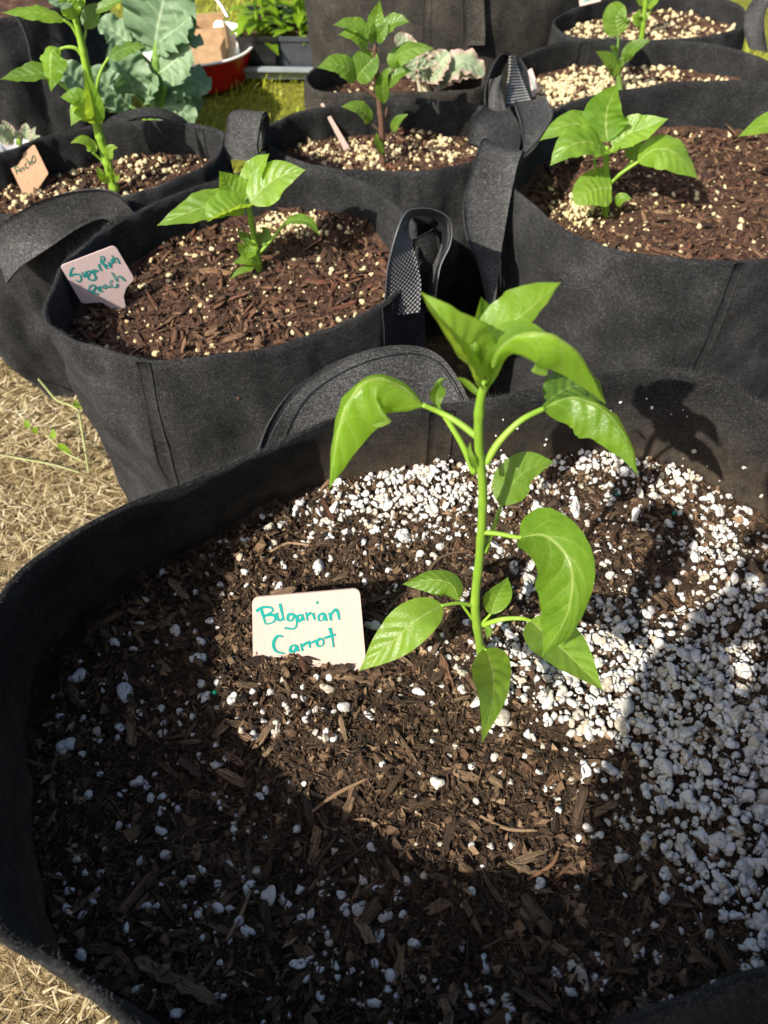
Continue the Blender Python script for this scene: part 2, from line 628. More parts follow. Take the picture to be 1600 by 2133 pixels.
bagG = Bag('grow_bag', 'black felt grow bag furthest back, its rim curving round a thin upright seedling',
           pz([(1152, 55), (1158, 36), (1208, 12), (1290, -12), (1400, -18), (1500, -5), (1552, 20), (1556, 50), (1500, 72), (1400, 84), (1280, 86), (1190, 78)], .225),
           .188, taper=0.07, seed=61, wrinkle=0.004)
bagI = Bag('grow_bag', 'black felt grow bag holding pink-edged kale, low behind the purple-stemmed plant',
           pz([(636, 168), (650, 145), (697, 117), (780, 103), (860, 108), (940, 128), (1000, 152), (1010, 178), (960, 192), (860, 194), (740, 196), (660, 192)], .24),
           .195, taper=0.06, mat='felt_brown', seed=71, wrinkle=0.006)
bagH = Bag('grow_bag', 'big tall faded black felt grow bag with its strap hanging down the front',
           [Vector((-.150, 1.62, .37)), Vector((-.10, 1.51, .365)), Vector((.02, 1.45, .36)), Vector((.2, 1.44, .36)), Vector((.34, 1.50, .365)), Vector((.42, 1.64, .37)),
            Vector((.34, 1.82, .37)), Vector((.1, 1.9, .37)), Vector((-.10, 1.8, .37))],
           
           .30, taper=0.10, mat='felt_brown', seed=81, wrinkle=0.006)
bagJ = Bag('grow_bag', 'tall black felt grow bag behind the tall leaning pepper plant, its side slumped and creased',
           [Vector((-.45, 1.36, .285)), Vector((-.49, 1.27, .29)), Vector((-.58, 1.23, .29)), Vector((-.70, 1.24, .29)), Vector((-.79, 1.33, .29)), Vector((-.78, 1.46, .29)),
            Vector((-.66, 1.53, .29)), Vector((-.53, 1.51, .29)), Vector((-.46, 1.44, .285))],
           .25, taper=0.05, seed=91, wrinkle=0.012)

# ------------------------------------------------------------------ potting mix in the bags
def ico(sub):
    import bmesh
    bm = bmesh.new()
    bmesh.ops.create_icosphere(bm, subdivisions=sub, radius=1.0)
    V = np.array([v.co[:] for v in bm.verts]); F = np.array([[v.index for v in f.verts] for f in bm.faces])
    bm.free()
    return V, F


ICO1, ICO2, ICO3 = ico(1), ico(2), ico(3)


def lump(base, seed, amp=0.35, freq=1.3):
    """an irregular pebble: a sphere pushed in and out"""
    V, F = base
    r = np.random.default_rng(seed)
    W = V.copy()
    d = np.zeros(len(V))
    for k in range(7):
        ax = r.normal(size=3); ax /= np.linalg.norm(ax)
        d += amp * 0.45 * np.cos((V @ ax) * freq * r.uniform(1.2, 3.2) + r.uniform(0, 6.28))
    W = V * (1 + d)[:, None]
    W *= np.array([r.uniform(0.85, 1.35), r.uniform(0.75, 1.05), r.uniform(0.65, 0.9)])
    return W, F


def chip(seed, ln=8):
    """a splinter of bark: a slab with torn ends, UV along the grain"""
    r = np.random.default_rng(seed)
    n = ln
    x = np.linspace(-1, 1, n)
    wid = (1 - 0.6 * r.random() * np.clip(x * r.choice([-1, 1]), 0, 1) ** 2) * r.uniform(0.75, 1.0) + r.normal(0, 0.12, n)
    wid = np.clip(wid, 0.2, 2)
    wid[0] *= r.uniform(0.25, 1.0); wid[-1] *= r.uniform(0.25, 1.0)
    mid = r.normal(0, 0.10) * x ** 2 + np.cumsum(r.normal(0, 0.05, n))
    th = 0.55 * np.clip(1 - np.abs(x) ** 6, 0.15, 1) + r.normal(0, 0.08, n)
    bend = r.normal(0, 0.12) * x ** 2
    prof = [(-1, -0.4), (-0.75, 0.6), (0.0, 1.0), (0.7, 0.7), (1, -0.4), (0, -0.9)]
    V, U = [], []
    for i in range(n):
        for j, (py, pzz) in enumerate(prof):
            V.append((x[i] + (r.normal(0, 0.09) * 2 if i in (0, n - 1) else 0), mid[i] * 0.25 + wid[i] * py * (1 + r.normal(0, 0.08)), bend[i] + th[i] * pzz * (1 + r.normal(0, 0.1))))
            U.append((x[i] * 0.5 + 0.5, j / 6.0))
    m = len(prof)
    F = []
    for i in range(n - 1):
        for j in range(m):
            F.append((i * m + j, i * m + (j + 1) % m, (i + 1) * m + (j + 1) % m, (i + 1) * m + j))
    V = np.array(V); U = np.array(U)
    Q = np.array(F)
    tri = np.vstack([Q[:, [0, 1, 2]], Q[:, [0, 2, 3]],
                     np.array([(0, k + 1, k) for k in range(1, m - 1)]), np.array([((n - 1) * m, (n - 1) * m + k, (n - 1) * m + k + 1) for k in range(1, m - 1)])])
    return V, tri, U


def rots(k, tilt=0.35, r=rng):
    """k rotation matrices: free spin about z, some tilt"""
    a = r.random(k) * 6.283
    t = r.normal(0, tilt, k); u = r.normal(0, tilt, k)
    ca, sa = np.cos(a), np.sin(a); ct, st = np.cos(t), np.sin(t); cu, su = np.cos(u), np.sin(u)
    Z = np.zeros(k); O = np.ones(k)
    Rz = np.stack([ca, -sa, Z, sa, ca, Z, Z, Z, O], 1).reshape(-1, 3, 3)
    Rx = np.stack([O, Z, Z, Z, ct, -st, Z, st, ct], 1).reshape(-1, 3, 3)
    Ry = np.stack([cu, Z, su, Z, O, Z, -su, Z, cu], 1).reshape(-1, 3, 3)
    return Rz @ Ry @ Rx


def scatter_mesh(name, variants, which, pos, rot, scl, smooth=True):
    """join scaled copies of small shapes into one mesh"""
    VV, FF, UU = [], [], []
    off = 0
    for v in range(len(variants)):
        sel = np.where(which == v)[0]
        if len(sel) == 0:
            continue
        bv, bf = variants[v][0], variants[v][1]
        P = bv[None] * scl[sel][:, None, :]
        P = np.einsum('kij,knj->kni', rot[sel], P) + pos[sel][:, None, :]
        VV.append(P.reshape(-1, 3))
        F = bf[None] + (np.arange(len(sel)) * len(bv))[:, None, None] + off
        FF.append(F.reshape(-1, 3))
        off += len(sel) * len(bv)
        if len(variants[v]) > 2:
            UU.append(np.tile(variants[v][2], (len(sel), 1)))
    return fastmesh(name, np.vstack(VV), np.vstack(FF), uv=np.vstack(UU) if UU else None, smooth=smooth)


PER2 = [lump(ICO2, 100 + k, 0.30, 1.5) for k in range(14)]
PER1 = [lump(ICO1, 200 + k, 0.30) for k in range(10)]
PER3 = [lump(ICO3, 300 + k, 0.30, 1.6) for k in range(14)]
CRUMB = [lump(ICO1, 400 + k, 0.95, 2.6) for k in range(8)]
CHIPS = [chip(500 + k) for k in range(16)]
CHIPL = [chip(540 + k, 5) for k in range(12)]


def soil_height(bag):
    sd = bag.seed

    def h(x, y, r=None):
        z = bag.soil_z + 0.010 * fbm(x * 14 + sd, y * 14, sd, 3) + 0.004 * fbm(x * 70, y * 70, sd + 3, 3) + 0.0022 * fbm(x * 260, y * 260, sd + 9, 2)
        if r is not None:
            z = z + 0.006 * np.clip((r - 0.85) / 0.15, 0, 1)
        if bag is bagA:
            px, py = project(np.stack([x, y, np.full_like(x, bag.soil_z)], -1))
            z = z + 0.012 * np.exp(-(((px - 1420) / 260) ** 2 + ((py - 1520) / 190) ** 2))      # heap of perlite
            z = z + 0.010 * np.exp(-(((px - 950) / 260) ** 2 + ((py - 1010) / 80) ** 2))
            z = z - 0.010 * np.exp(-(((px - 600) / 260) ** 2 + ((py - 1750) / 180) ** 2))
            z = z - 0.016 * np.exp(-(((px - 1180) / 40) ** 2 + ((py - 1100) / 30) ** 2))         # dug hollow
            z = z + 0.002 * np.exp(-(((px - 640) / 150) ** 2 + ((py - 1420) / 40) ** 2))
        return z
    return h


def make_soil(bag, label, rings, cols, mat):
    h = soil_height(bag)
    a = np.arange(cols) / cols
    p = bag.at(a, np.full(cols, 1 - bag.soil_z / bag.rim[:, 2].mean()), FELT_T * 0.6)[:, :2]
    r = np.linspace(0.01, 1, rings) ** 0.75
    XY = bag.c[None, None] + (p - bag.c)[:, None, :] * r[None, :, None]
    Z = h(XY[..., 0], XY[..., 1], np.repeat(r[None, :], cols, 0))
    V = np.concatenate([XY, Z[..., None]], -1).reshape(-1, 3)
    o = link('potting_soil', fastmesh('potting_soil', V, grid_faces(cols, rings, True)), M[mat])
    tag(o, label, 'soil', 'potting mix in the grow bags')
    return o, h


def dens_near(x, y, z):
    px, py = project(np.stack([x, y, z], -1))
    d = np.full(px.shape, 0.062)

    def blob(cx, cy, rx, ry, wt, rot=0.0):
        c, s = math.cos(rot), math.sin(rot)
        u = ((px - cx) * c + (py - cy) * s) / rx
        v = (-(px - cx) * s + (py - cy) * c) / ry
        return wt * np.exp(-np.clip(u * u + v * v, 0, 60) ** 1.5)
    heap = blob(1420, 1490, 330, 140, 1.1, .35) + blob(1560, 1700, 230, 200, 1.1, .5) + blob(1590, 1880, 130, 130, 1.0) + blob(1190, 1440, 170, 75, .9, .25) + blob(1560, 1400, 160, 120, .7)
    heap = heap / (1 + np.exp((py - (1735 + (px - 1200) * .66)) / 22.0))
    d += heap
    d += blob(930, 1005, 230, 58, .75) + blob(1030, 1090, 330, 60, .20) + blob(760, 1060, 200, 60, .30)
    d += blob(1390, 1000, 120, 50, .55) + blob(1490, 1110, 60, 110, .40, .5) + blob(1360, 1210, 170, 150, .13) + blob(1230, 1330, 130, 110, .20)
    d += blob(1230, 960, 100, 40, .5) + blob(1540, 1260, 90, 120, .5) + blob(1050, 1350, 120, 70, .15)
    d += blob(620, 1480, 120, 60, .14) + blob(680, 1900, 150, 170, .10) + blob(900, 2060, 240, 80, .16) + blob(350, 1500, 170, 120, .07) + blob(420, 1780, 200, 160, .05)
    d *= 1 - 0.75 * np.exp(-(((px - 700) / 330) ** 2 + ((py - 1700) / 90) ** 2))
    d *= 1 - 0.7 * np.exp(-(((px - 1090) / 200) ** 2 + ((py - 1900) / 110) ** 2))
    d *= 1 - 0.6 * np.exp(-(((px - 1200) / 60) ** 2 + ((py - 1110) / 60) ** 2))
    return np.clip(d, 0, 1.0)


def place_parts(name, meshes, pos, rot, scl, which, parent, mat):
    for k in range(len(pos)):
        me = meshes[which[k]]
        o = bpy.data.objects.new(name, me)
        COL.objects.link(o)
        if not me.materials:
            me.materials.append(mat)
        mt = Matrix([[rot[k][i][j] * scl[k][j] for j in range(3)] for i in range(3)]).to_4x4()
        mt.translation = Vector(pos[k])
        o.matrix_world = mt
        o.parent = parent


# --- near bag
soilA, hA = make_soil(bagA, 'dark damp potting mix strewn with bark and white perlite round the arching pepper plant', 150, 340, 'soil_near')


def in_frame(x, y, z, m=60):
    px, py = project(np.stack([x, y, z], -1))
    return (px > -m) & (px < 1600 + m) & (py > -m) & (py < 2133 + m)


# perlite
k = 30000
x, y, r = inside(bagA, k)
z = hA(x, y, r)
d = dens_near(x, y, z)
keep = rng.random(k) < d * 0.70
x, y, z, d = x[keep], y[keep], z[keep], d[keep]
k = len(x)
big = rng.random(k)
rad = 0.0008 + 0.0016 * rng.random(k) ** 1.3 + 0.0022 * np.clip((big - 0.82) / 0.18, 0, 1) ** 1.7
rad *= np.where(d < 0.2, 1.25, 1.08)
zz = z + rad * 0.25 + np.where(d > 0.5, rng.random(k) * 0.005, 0)
scl = rad[:, None] * rng.uniform(0.8, 1.2, (k, 3))
rot = rots(k, 0.8)
pos = np.stack([x, y, zz], 1)
vis = in_frame(x, y, zz)
order = np.argsort(-(rad * vis))
top, rest = order[:300], order[300:]
pm = [fastmesh('perlite_granule', *PER3[v]) for v in range(14)]
place_parts('perlite_granule', pm, pos[top], rot[top], scl[top], rng.integers(0, 14, 300), soilA, M['perlite'])
tiny = rest[rad[rest] < 0.0014]
mid = rest[rad[rest] >= 0.0014]
link('perlite', scatter_mesh('perlite', PER2, rng.integers(0, 14, len(mid)), pos[mid], rot[mid], scl[mid]), M['perlite'], soilA, 'stuff')
link('perlite_grit', scatter_mesh('perlite_grit', PER1, rng.integers(0, 10, len(tiny)), pos[tiny], rot[tiny], scl[tiny]), M['perlite'], soilA, 'stuff')


# bark chips
def chips_on(bag, h, k, kbig, mat, parent, lmax=0.016, dens=None, crumbs=6000, crumb_mat='crumb_near', fib=1200, pw=5.0):
    x, y, r = inside(bag, k)
    z = h(x, y, r)
    if dens is not None:
        keep = rng.random(k) < 1 - 0.80 * np.clip(dens(x, y, z) * 1.3, 0, 1)
        x, y, z = x[keep], y[keep], z[keep]
        k = len(x)
    L = 0.0014 + lmax * 0.5 * rng.random(k) ** pw
    W = np.clip(L * rng.uniform(0.14, 0.42, k), 0.0007, 0.0042)
    T = W * rng.uniform(0.22, 0.5, k)
    scl = np.stack([L, W, T], 1)
    rot = rots(k, 0.28)
    pos = np.stack([x, y, z + T * 0.8 + rng.random(k) * 0.002], 1)
    vis = in_frame(x, y, z)
    order = np.argsort(-(L * W * vis))
    top, rest = order[:kbig], order[kbig:]
    ms = [fastmesh('bark_chip', c[0], c[1], uv=c[2]) for c in CHIPS]
    place_parts('bark_chip', ms, pos[top], rot[top], scl[top], rng.integers(0, len(ms), len(top)), parent, M[mat])
    link('bark_litter', scatter_mesh('bark_litter', CHIPL, rng.integers(0, len(CHIPL), len(rest)), pos[rest], rot[rest], scl[rest]), M[mat], parent, 'stuff')
    # crumbs of mix
    x, y, r = inside(bag, crumbs)
    z = h(x, y, r)
    rad = 0.0005 + 0.0019 * rng.random(crumbs) ** 3.5
    sc = rad[:, None] * rng.uniform(0.4, 1.7, (crumbs, 3))
    link('soil_crumb_litter', scatter_mesh('soil_crumb_litter', CRUMB, rng.integers(0, 8, crumbs), np.stack([x, y, z + rad * 0.3], 1), rots(crumbs, 0.9), sc, smooth=False), M[crumb_mat], parent, 'stuff')
    # shreds of fibre
    if fib:
        x, y, r = inside(bag, fib)
        z = h(x, y, r)
        L = 0.003 + 0.008 * rng.random(fib) ** 2
        sc = np.stack([L, np.full(fib, 0.00035) * rng.uniform(.6, 1.6, fib), np.full(fib, 0.00025)], 1)
        link('fibre_litter', scatter_mesh('fibre_litter', CHIPL, rng.integers(0, len(CHIPL), fib), np.stack([x, y, z + 0.0012], 1), rots(fib, 0.35), sc), M[mat], parent, 'stuff')


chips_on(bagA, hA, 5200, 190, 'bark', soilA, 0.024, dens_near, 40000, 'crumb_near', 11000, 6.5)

# a few slow-release fertiliser beads
mb = NT('green_bead')
mb.set(Base_Color=(0.0, 0.16, 0.09, 1), Roughness=0.3)
bead = fastmesh('fertilizer_bead', *ico(3))
for (px, py) in [(1284, 1030), (1404, 1069), (1227, 1372), (447, 1443), (1020, 1243)]:
    p = PZ(px, py, .245)
    zz = float(hA(np.array([p.x]), np.array([p.y]))[0])
    p = PZ(px, py, zz + 0.002)
    o = link('fertilizer_bead', bead, mb.m, soilA)
    o.location = p
    o.scale = (0.0019,) * 3


def old_soil(bag, label, mat, bark, crumb, per_n, per_rad, chips_n, chips_big, crumbs, clusters=(), per_mat='perlite_old', rings=60, cols=160, base=0.25, fib=300):
    o, h = make_soil(bag, label, rings, cols, mat)
    k = per_n * 6
    x, y, r = inside(bag, k)
    z = h(x, y, r)
    px, py = project(np.stack([x, y, z], -1))
    d = np.full(k, base)
    for (cx, cy, rx, ry, wt) in clusters:
        d = d + wt * np.exp(-(((px - cx) / rx) ** 2 + ((py - cy) / ry) ** 2))
    keep = np.where(rng.random(k) < np.clip(d, 0, 1) / 3)[0]
    x, y, z = x[keep], y[keep], z[keep]
    for (cx, cy, rx, ry, wt) in clusters:
        if wt < 2.5:
            continue
        q = [PZ(cx + rx * a, cy + ry * b, bag.soil_z) for a, b in rng.normal(0, .62, (int(wt * 60), 2))]
        qx = np.array([v.x for v in q]); qy = np.array([v.y for v in q])
        dc = np.hypot(qx - bag.c[0], qy - bag.c[1])
        th = np.arctan2(qy - bag.c[1], qx - bag.c[0])
        rth = np.arctan2(bag.rim[:, 1] - bag.c[1], bag.rim[:, 0] - bag.c[0]); rr = np.hypot(bag.rim[:, 0] - bag.c[0], bag.rim[:, 1] - bag.c[1])
        oo = np.argsort(rth)
        ok = dc < np.interp(th, rth[oo], rr[oo], period=6.28318) * .95
        x = np.concatenate([x, qx[ok]]); y = np.concatenate([y, qy[ok]]); z = np.concatenate([z, h(qx[ok], qy[ok]) + rng.random(ok.sum()) * .004])
    k = len(x)
    rad = per_rad * (0.28 + 0.85 * rng.random(k) ** 2.2)
    sc = rad[:, None] * rng.uniform(0.8, 1.2, (k, 3))
    link('perlite', scatter_mesh('perlite', PER2, rng.integers(0, 14, k), np.stack([x, y, z + rad * .25], 1), rots(k, .8), sc), M[per_mat], o, 'stuff')
    chips_on(bag, h, chips_n, chips_big, bark, o, 0.026, None, crumbs, crumb, fib, 4.8)
    return o, h


soilB, hB = old_soil(bagB, 'reddish brown bark mix in the bag with the bushy seedling', 'soil_red', 'bark_red', 'crumb_red', 620, 0.0030, 2600, 60, 5000,
                     [(590, 468, 75, 26, 5.0), (690, 470, 70, 18, 1.0), (300, 570, 40, 40, .4), (230, 670, 60, 30, .4)], base=.34)
soilC, hC = old_soil(bagC, 'brown potting mix with yellowed perlite in the bag of the tall leaning plant', 'soil_red', 'bark_red', 'crumb_red', 800, 0.0034, 1200, 20, 3500, [(380, 330, 60, 20, 1.0), (300, 350, 90, 30, .6), (100, 400, 90, 30, .4)], base=.22)
soilD, hD = old_soil(bagD, 'potting mix pale with yellowed perlite round the purple stem', 'soil_red', 'bark_red', 'crumb_red', 1000, 0.0033, 900, 15, 3000, [(690, 310, 80, 16, 1.2), (930, 310, 70, 20, 1.0), (770, 330, 80, 20, .8)], base=.22)
soilE, hE = old_soil(bagE, 'brown bark mix in the wide bag with the broad-leaved seedling', 'soil_red', 'bark_red', 'crumb_red', 760, 0.0030, 3800, 60, 7000,
                     [(1215, 440, 50, 28, 3.0), (1290, 440, 50, 25, 1.0), (1400, 450, 140, 60, .25)], base=.22)
soilF, hF = old_soil(bagF, 'pale perlite-strewn potting mix behind the broad-leaved seedling', 'soil_red', 'bark_red', 'crumb_red', 1100, 0.0042, 500, 10, 1800, [(1180, 200, 90, 30, 2.6)], base=.5)
soilG, hG = old_soil(bagG, 'potting mix with perlite in the bag furthest back', 'soil_red', 'bark_red', 'crumb_red', 800, 0.0044, 300, 10, 1200, base=.5)
soilI, hI = old_soil(bagI, 'potting mix hidden behind the rim of the kale bag', 'soil_red', 'bark_red', 'crumb_red', 200, 0.0045, 100, 5, 600)
soilH, hH = make_soil(bagH, 'potting mix inside the big tall faded bag', 30, 80, 'soil_red')
soilJ, hJ = make_soil(bagJ, 'potting mix inside the tall slumped bag', 30, 80, 'soil_red')

# granules stuck to the inside of the near bag's back wall
a = rng.uniform(0.20, 0.52, 60)
s_ = rng.uniform(0.06, 0.25, 60)
pw = bagA.at(a, s_, FELT_T + 0.0008)
rr = 0.0005 + 0.0011 * rng.random(60) ** 2
link('perlite_grit', scatter_mesh('perlite_grit', PER2, rng.integers(0, 14, 60), pw, rots(60, 1.0), rr[:, None] * np.ones((60, 3))), M['perlite'], soilA, 'stuff')

# a few twigs lying on the mix
for (q0, q1, q2) in [((640, 1690), (700, 1650), (770, 1620)), ((870, 1240), (915, 1170), (985, 1150)), ((300, 1850), (350, 1800), (420, 1775)), ((1000, 1700), (1060, 1722), (1120, 1730)), ((560, 1150), (600, 1130), (650, 1135)),
                     ((1100, 1830), (1150, 1800), (1165, 1770)), ((470, 1960), (500, 1900), (520, 1850)), ((760, 1760), (700, 1800), (660, 1830))]:
    P3 = []
    for q in (q0, q1, q2):
        p = PZ(q[0], q[1], .248)
        P3.append(Vector((p.x, p.y, float(hA(np.array([p.x]), np.array([p.y]))[0]) + .0035)))
    tube_obj('twig', P3, [.0009, .0013, .0008], M['bark'], soilA, n=6, sm=4)

# ------------------------------------------------------------------ ground, straw, grass
def ground_mat():
    m = NT('dry_ground')
    co = m.coord('Object')
    a = m.noise(co, 6, 5, 0.6)
    b = m.noise(co, 90, 5, 0.7, 0.6)
    s = m.n('ShaderNodeSeparateXYZ', i_0=co)
    # lawn grows on behind the bags, bare straw-covered earth beside them
    g = m.math('ADD', m.math('MULTIPLY', m.math('SUBTRACT', s.outputs[1], 1.15), 3.0), m.math('MULTIPLY', m.math('SUBTRACT', a, .5), 2.0), clamp=True)
    dry = m.ramp(b, [(0.30, (0.11, 0.077, 0.038)), (0.5, (0.25, 0.18, 0.085)), (0.68, (0.38, 0.29, 0.15))])
    grn = m.ramp(b, [(0.30, (0.12, 0.13, 0.018)), (0.5, (0.24, 0.25, 0.035)), (0.7, (0.36, 0.33, 0.08))])
    m.set(Base_Color=m.mix(g, dry, grn), Roughness=0.95, Specular_IOR_Level=0.1)
    m.bump(b, 1.0, 0.02)
    return m.m


def build_ground():
    n = 140
    u = np.linspace(-1, 1, n)
    X = np.sign(u) * (np.abs(u) ** 4) * 60
    Yv = np.sign(u) * (np.abs(u) ** 4) * 60 + 0.8
    GX, GY = np.meshgrid(X, Yv, indexing='ij')
    near = np.exp(-((GX / 3) ** 2 + ((GY - .8) / 3) ** 2))
    Z = -0.004 + 0.006 * fbm(GX * 9, GY * 9, 4, 3) * near - 0.004 * near
    link('ground', fastmesh('ground', np.stack([GX, GY, Z], -1).reshape(-1, 3), grid_faces(n, n)), ground_mat(), kind='structure')


build_ground()


def blade_mat(name, stops, transl=0.0):
    m = NT(name)
    r = rand_val(m)
    pz_ = m.n('ShaderNodeNewGeometry').outputs['Position']
    r = m.math('ADD', m.math('MULTIPLY', r, 0.7), m.math('MULTIPLY_ADD', m.noise(pz_, 9, 3), 1.5, -0.6), clamp=True)
    c = m.ramp(r, stops)
    m.set(Base_Color=c, Roughness=0.6, Specular_IOR_Level=0.3)
    if transl:
        tr = m.n('ShaderNodeBsdfTranslucent')
        m.put(tr.inputs[0], c)
        mx = m.n('ShaderNodeMixShader')
        mx.inputs[0].default_value = transl
        m.t.links.new(m.b.outputs[0], mx.inputs[1])
        m.t.links.new(tr.outputs[0], mx.inputs[2])
        m.t.links.new(mx.outputs[0], m.o.inputs[0])
    return m.m


M['straw'] = blade_mat('dry_straw', [(0.0, (0.20, 0.14, 0.07)), (0.4, (0.38, 0.30, 0.16)), (0.8, (0.52, 0.44, 0.27)), (1.0, (0.62, 0.55, 0.38))])
M['grass'] = blade_mat('lawn_grass', [(0.0, (0.20, 0.24, 0.015)), (0.5, (0.40, 0.43, 0.03)), (0.85, (0.55, 0.54, 0.08)), (1.0, (0.62, 0.55, 0.22))], 0.4)


def blades(name, P, ang, lean, L, W, mat, curl=0.3, nseg=4, kind='stuff'):
    """thin bent blades joined in one mesh"""
    k = len(P)
    t = np.linspace(0, 1, nseg)
    d = np.stack([np.cos(ang), np.sin(ang), np.zeros(k)], 1)
    side = np.stack([-np.sin(ang), np.cos(ang), np.zeros(k)], 1)
    le = lean[:, None] + (curl * (np.random.default_rng(len(P)).random(k)))[:, None] * t[None, :]
    hor = np.cumsum(np.sin(le), 1) / nseg
    ver = np.cumsum(np.cos(le), 1) / nseg
    hor -= hor[:, :1]; ver -= ver[:, :1]
    C = P[:, None, :] + d[:, None, :] * (hor * L[:, None])[..., None]
    C[..., 2] += ver * L[:, None]
    wv = (W[:, None] * (1 - 0.85 * t ** 1.5)[None, :])[..., None] * side[:, None, :]
    V = np.stack([C - wv, C + wv], 2).reshape(-1, 3)
    I, J = np.meshgrid(np.arange(k), np.arange(nseg - 1), indexing='ij')
    b = I * nseg * 2 + J * 2
    F = np.stack([b, b + 1, b + 3, b + 2], -1).reshape(-1, 4)
    return link(name, fastmesh(name, V, F), mat, None, kind)


def straw():
    k = 42000
    x = rng.uniform(-1.0, -0.10, k); y = rng.uniform(-0.15, 1.05, k)
    P = np.stack([x, y, 0.001 + 0.008 * rng.random(k) ** 3], 1)
    P = P[vnoise(x * 16, y * 16, 31) + vnoise(x * 45, y * 45, 8) * .6 + rng.random(k) * .5 > .0]
    k = len(P)
    ang = rng.normal(0.4, 1.1, k)
    o = blades('straw_litter', P, ang, rng.normal(1.50, 0.10, k), rng.uniform(.005, .034, k), 0.00025 + .0011 * rng.random(k) ** 2.5, M['straw'], 0.25, 4)
    o['label'] = 'dry straw and dead grass lying on the bare ground beside the bags'


def lawn():
    k = 34000
    x = rng.uniform(-1.3, 0.1, k); y = 1.0 + 2.6 * rng.random(k) ** 1.4
    P = np.stack([x, y, np.zeros(k)], 1)
    keep = (vnoise(x * 5, y * 5, 3) + rng.random(k) > 0.15)
    P = P[keep]; k = len(P)
    o = blades('lawn_grass', P, rng.random(k) * 6.283, np.abs(rng.normal(0.7, 0.35, k)), rng.uniform(.010, .030, k) * (0.7 + 1.6 * np.clip(vnoise(P[:, 0] * 7, P[:, 1] * 7, 12) + .4, 0, 1) ** 2), rng.uniform(.0006, .0020, k), M['grass'], 0.8, 5)
    o['label'] = 'yellow green lawn grass behind the bags'
    k = 3000
    P = np.stack([rng.uniform(.45, 1.4, k), rng.uniform(1.1, 1.9, k), np.zeros(k)], 1)
    o = blades('lawn_grass', P, rng.random(k) * 6.283, np.abs(rng.normal(0.6, 0.3, k)), rng.uniform(.03, .09, k), rng.uniform(.001, .0024, k), M['grass'], 0.8, 5)
    o['label'] = 'grass growing beyond the bags on the sunny side'


straw()
lawn()

# ------------------------------------------------------------------ seams and straps of the bags
def seam_px(bag, px, py, **kw):
    """a seam that starts at the rim under this photo direction"""
    p = PZ(px, py, float(bag.rim[:, 2].mean()))
    return bag.seam(bag.frac(p.x, p.y), **kw)


seam_px(bagB, 300, 753, width=0.012, da=0.012, lift=0.0005)
seam_px(bagB, 800, 632, width=0.014)
seam_px(bagE, 1540, 545, width=0.010, lift=0.0003)
seam_px(bagF, 1215, 81, width=0.018, inner=True, s0=0.01, s1=0.16, lift=0.0006)
seam_px(bagC, 418, 256, width=0.012, inner=True, s0=0.01, s1=0.17, lift=0.0006)
seam_px(bagA, 930, 838, width=0.018, inner=True, s0=0.01, s1=0.27, lift=0.0006)


def edge(lst, base=None):
    """photo directions with their distance: (px, py, 'z', height) or (px, py, 'y', distance)"""
    return [PZ(a, b, v) if m == 'z' else PY(a, b, v) for (a, b, m, v) in lst]


# near bag: stiff felt strap arching outwards behind its rim
hA1 = ribbon('handle', edge([(535, 945, 'z', .300), (560, 880, 'z', .312), (610, 812, 'z', .322), (690, 758, 'z', .328), (780, 726, 'z', .330), (860, 721, 'z', .328), (915, 742, 'z', .320), (955, 790, 'z', .310), (985, 850, 'z', .298)]),
             edge([(640, 965, 'z', .275), (660, 950, 'z', .280), (690, 940, 'z', .284), (730, 930, 'z', .286), (790, 920, 'z', .286), (840, 915, 'z', .286), (880, 915, 'z', .284), (905, 920, 'z', .280), (920, 930, 'z', .275)]),
             0.004, M['felt_strap'], bagA.e, n=60, nv=10, sag=0.003)
# stitch line along its outer edge
hl = ribbon('stitching', edge([(549, 945, 'z', 0.3027), (575, 884, 'z', 0.3147), (623, 819, 'z', 0.3247), (699, 768, 'z', 0.3307), (784, 738, 'z', 0.3327), (857, 733, 'z', 0.3307), (907, 752, 'z', 0.3227), (943, 797, 'z', 0.3127), (970, 850, 'z', 0.3007)]),
            edge([(551, 945, 'z', 0.3027), (577, 885, 'z', 0.3147), (625, 821, 'z', 0.3247), (700, 770, 'z', 0.3307), (784, 740.5, 'z', 0.3327), (856, 735.5, 'z', 0.3307), (905, 754, 'z', 0.3227), (941, 799, 'z', 0.3127), (968, 851, 'z', 0.3007)]),
            0.0004, M['felt_strap'], hA1, n=60, nv=3)

# bag B: woven strap loop on its right
ribbon('handle', edge([(800, 660, 'z', .262), (803, 610, 'y', .588), (808, 555, 'y', .590), (824, 490, 'y', .598), (842, 446, 'y', .612), (866, 433, 'y', .630), (905, 436, 'y', .648), (936, 458, 'y', .655), (938, 505, 'y', .648), (915, 560, 'y', .635), (905, 640, 'y', .615)]),
       edge([(874, 650, 'z', .262), (876, 590, 'y', .606), (868, 550, 'y', .610), (858, 510, 'y', .616), (850, 478, 'y', .626), (858, 452, 'y', .660), (896, 450, 'y', .685), (920, 472, 'y', .690), (920, 515, 'y', .680), (900, 560, 'y', .665), (888, 650, 'y', .640)]),
       0.0018, M['webbing'], bagB.e, n=110, nv=8)
# bag B: folded felt tab inside the loop
ribbon('strap_tab', edge([(856, 500, 'y', .668), (862, 535, 'y', .660), (872, 572, 'y', .650)]), edge([(906, 474, 'y', .69), (914, 520, 'y', .68), (900, 556, 'y', .67)]), 0.004, M['felt'], bagB.e, n=16, nv=6, sag=.004)

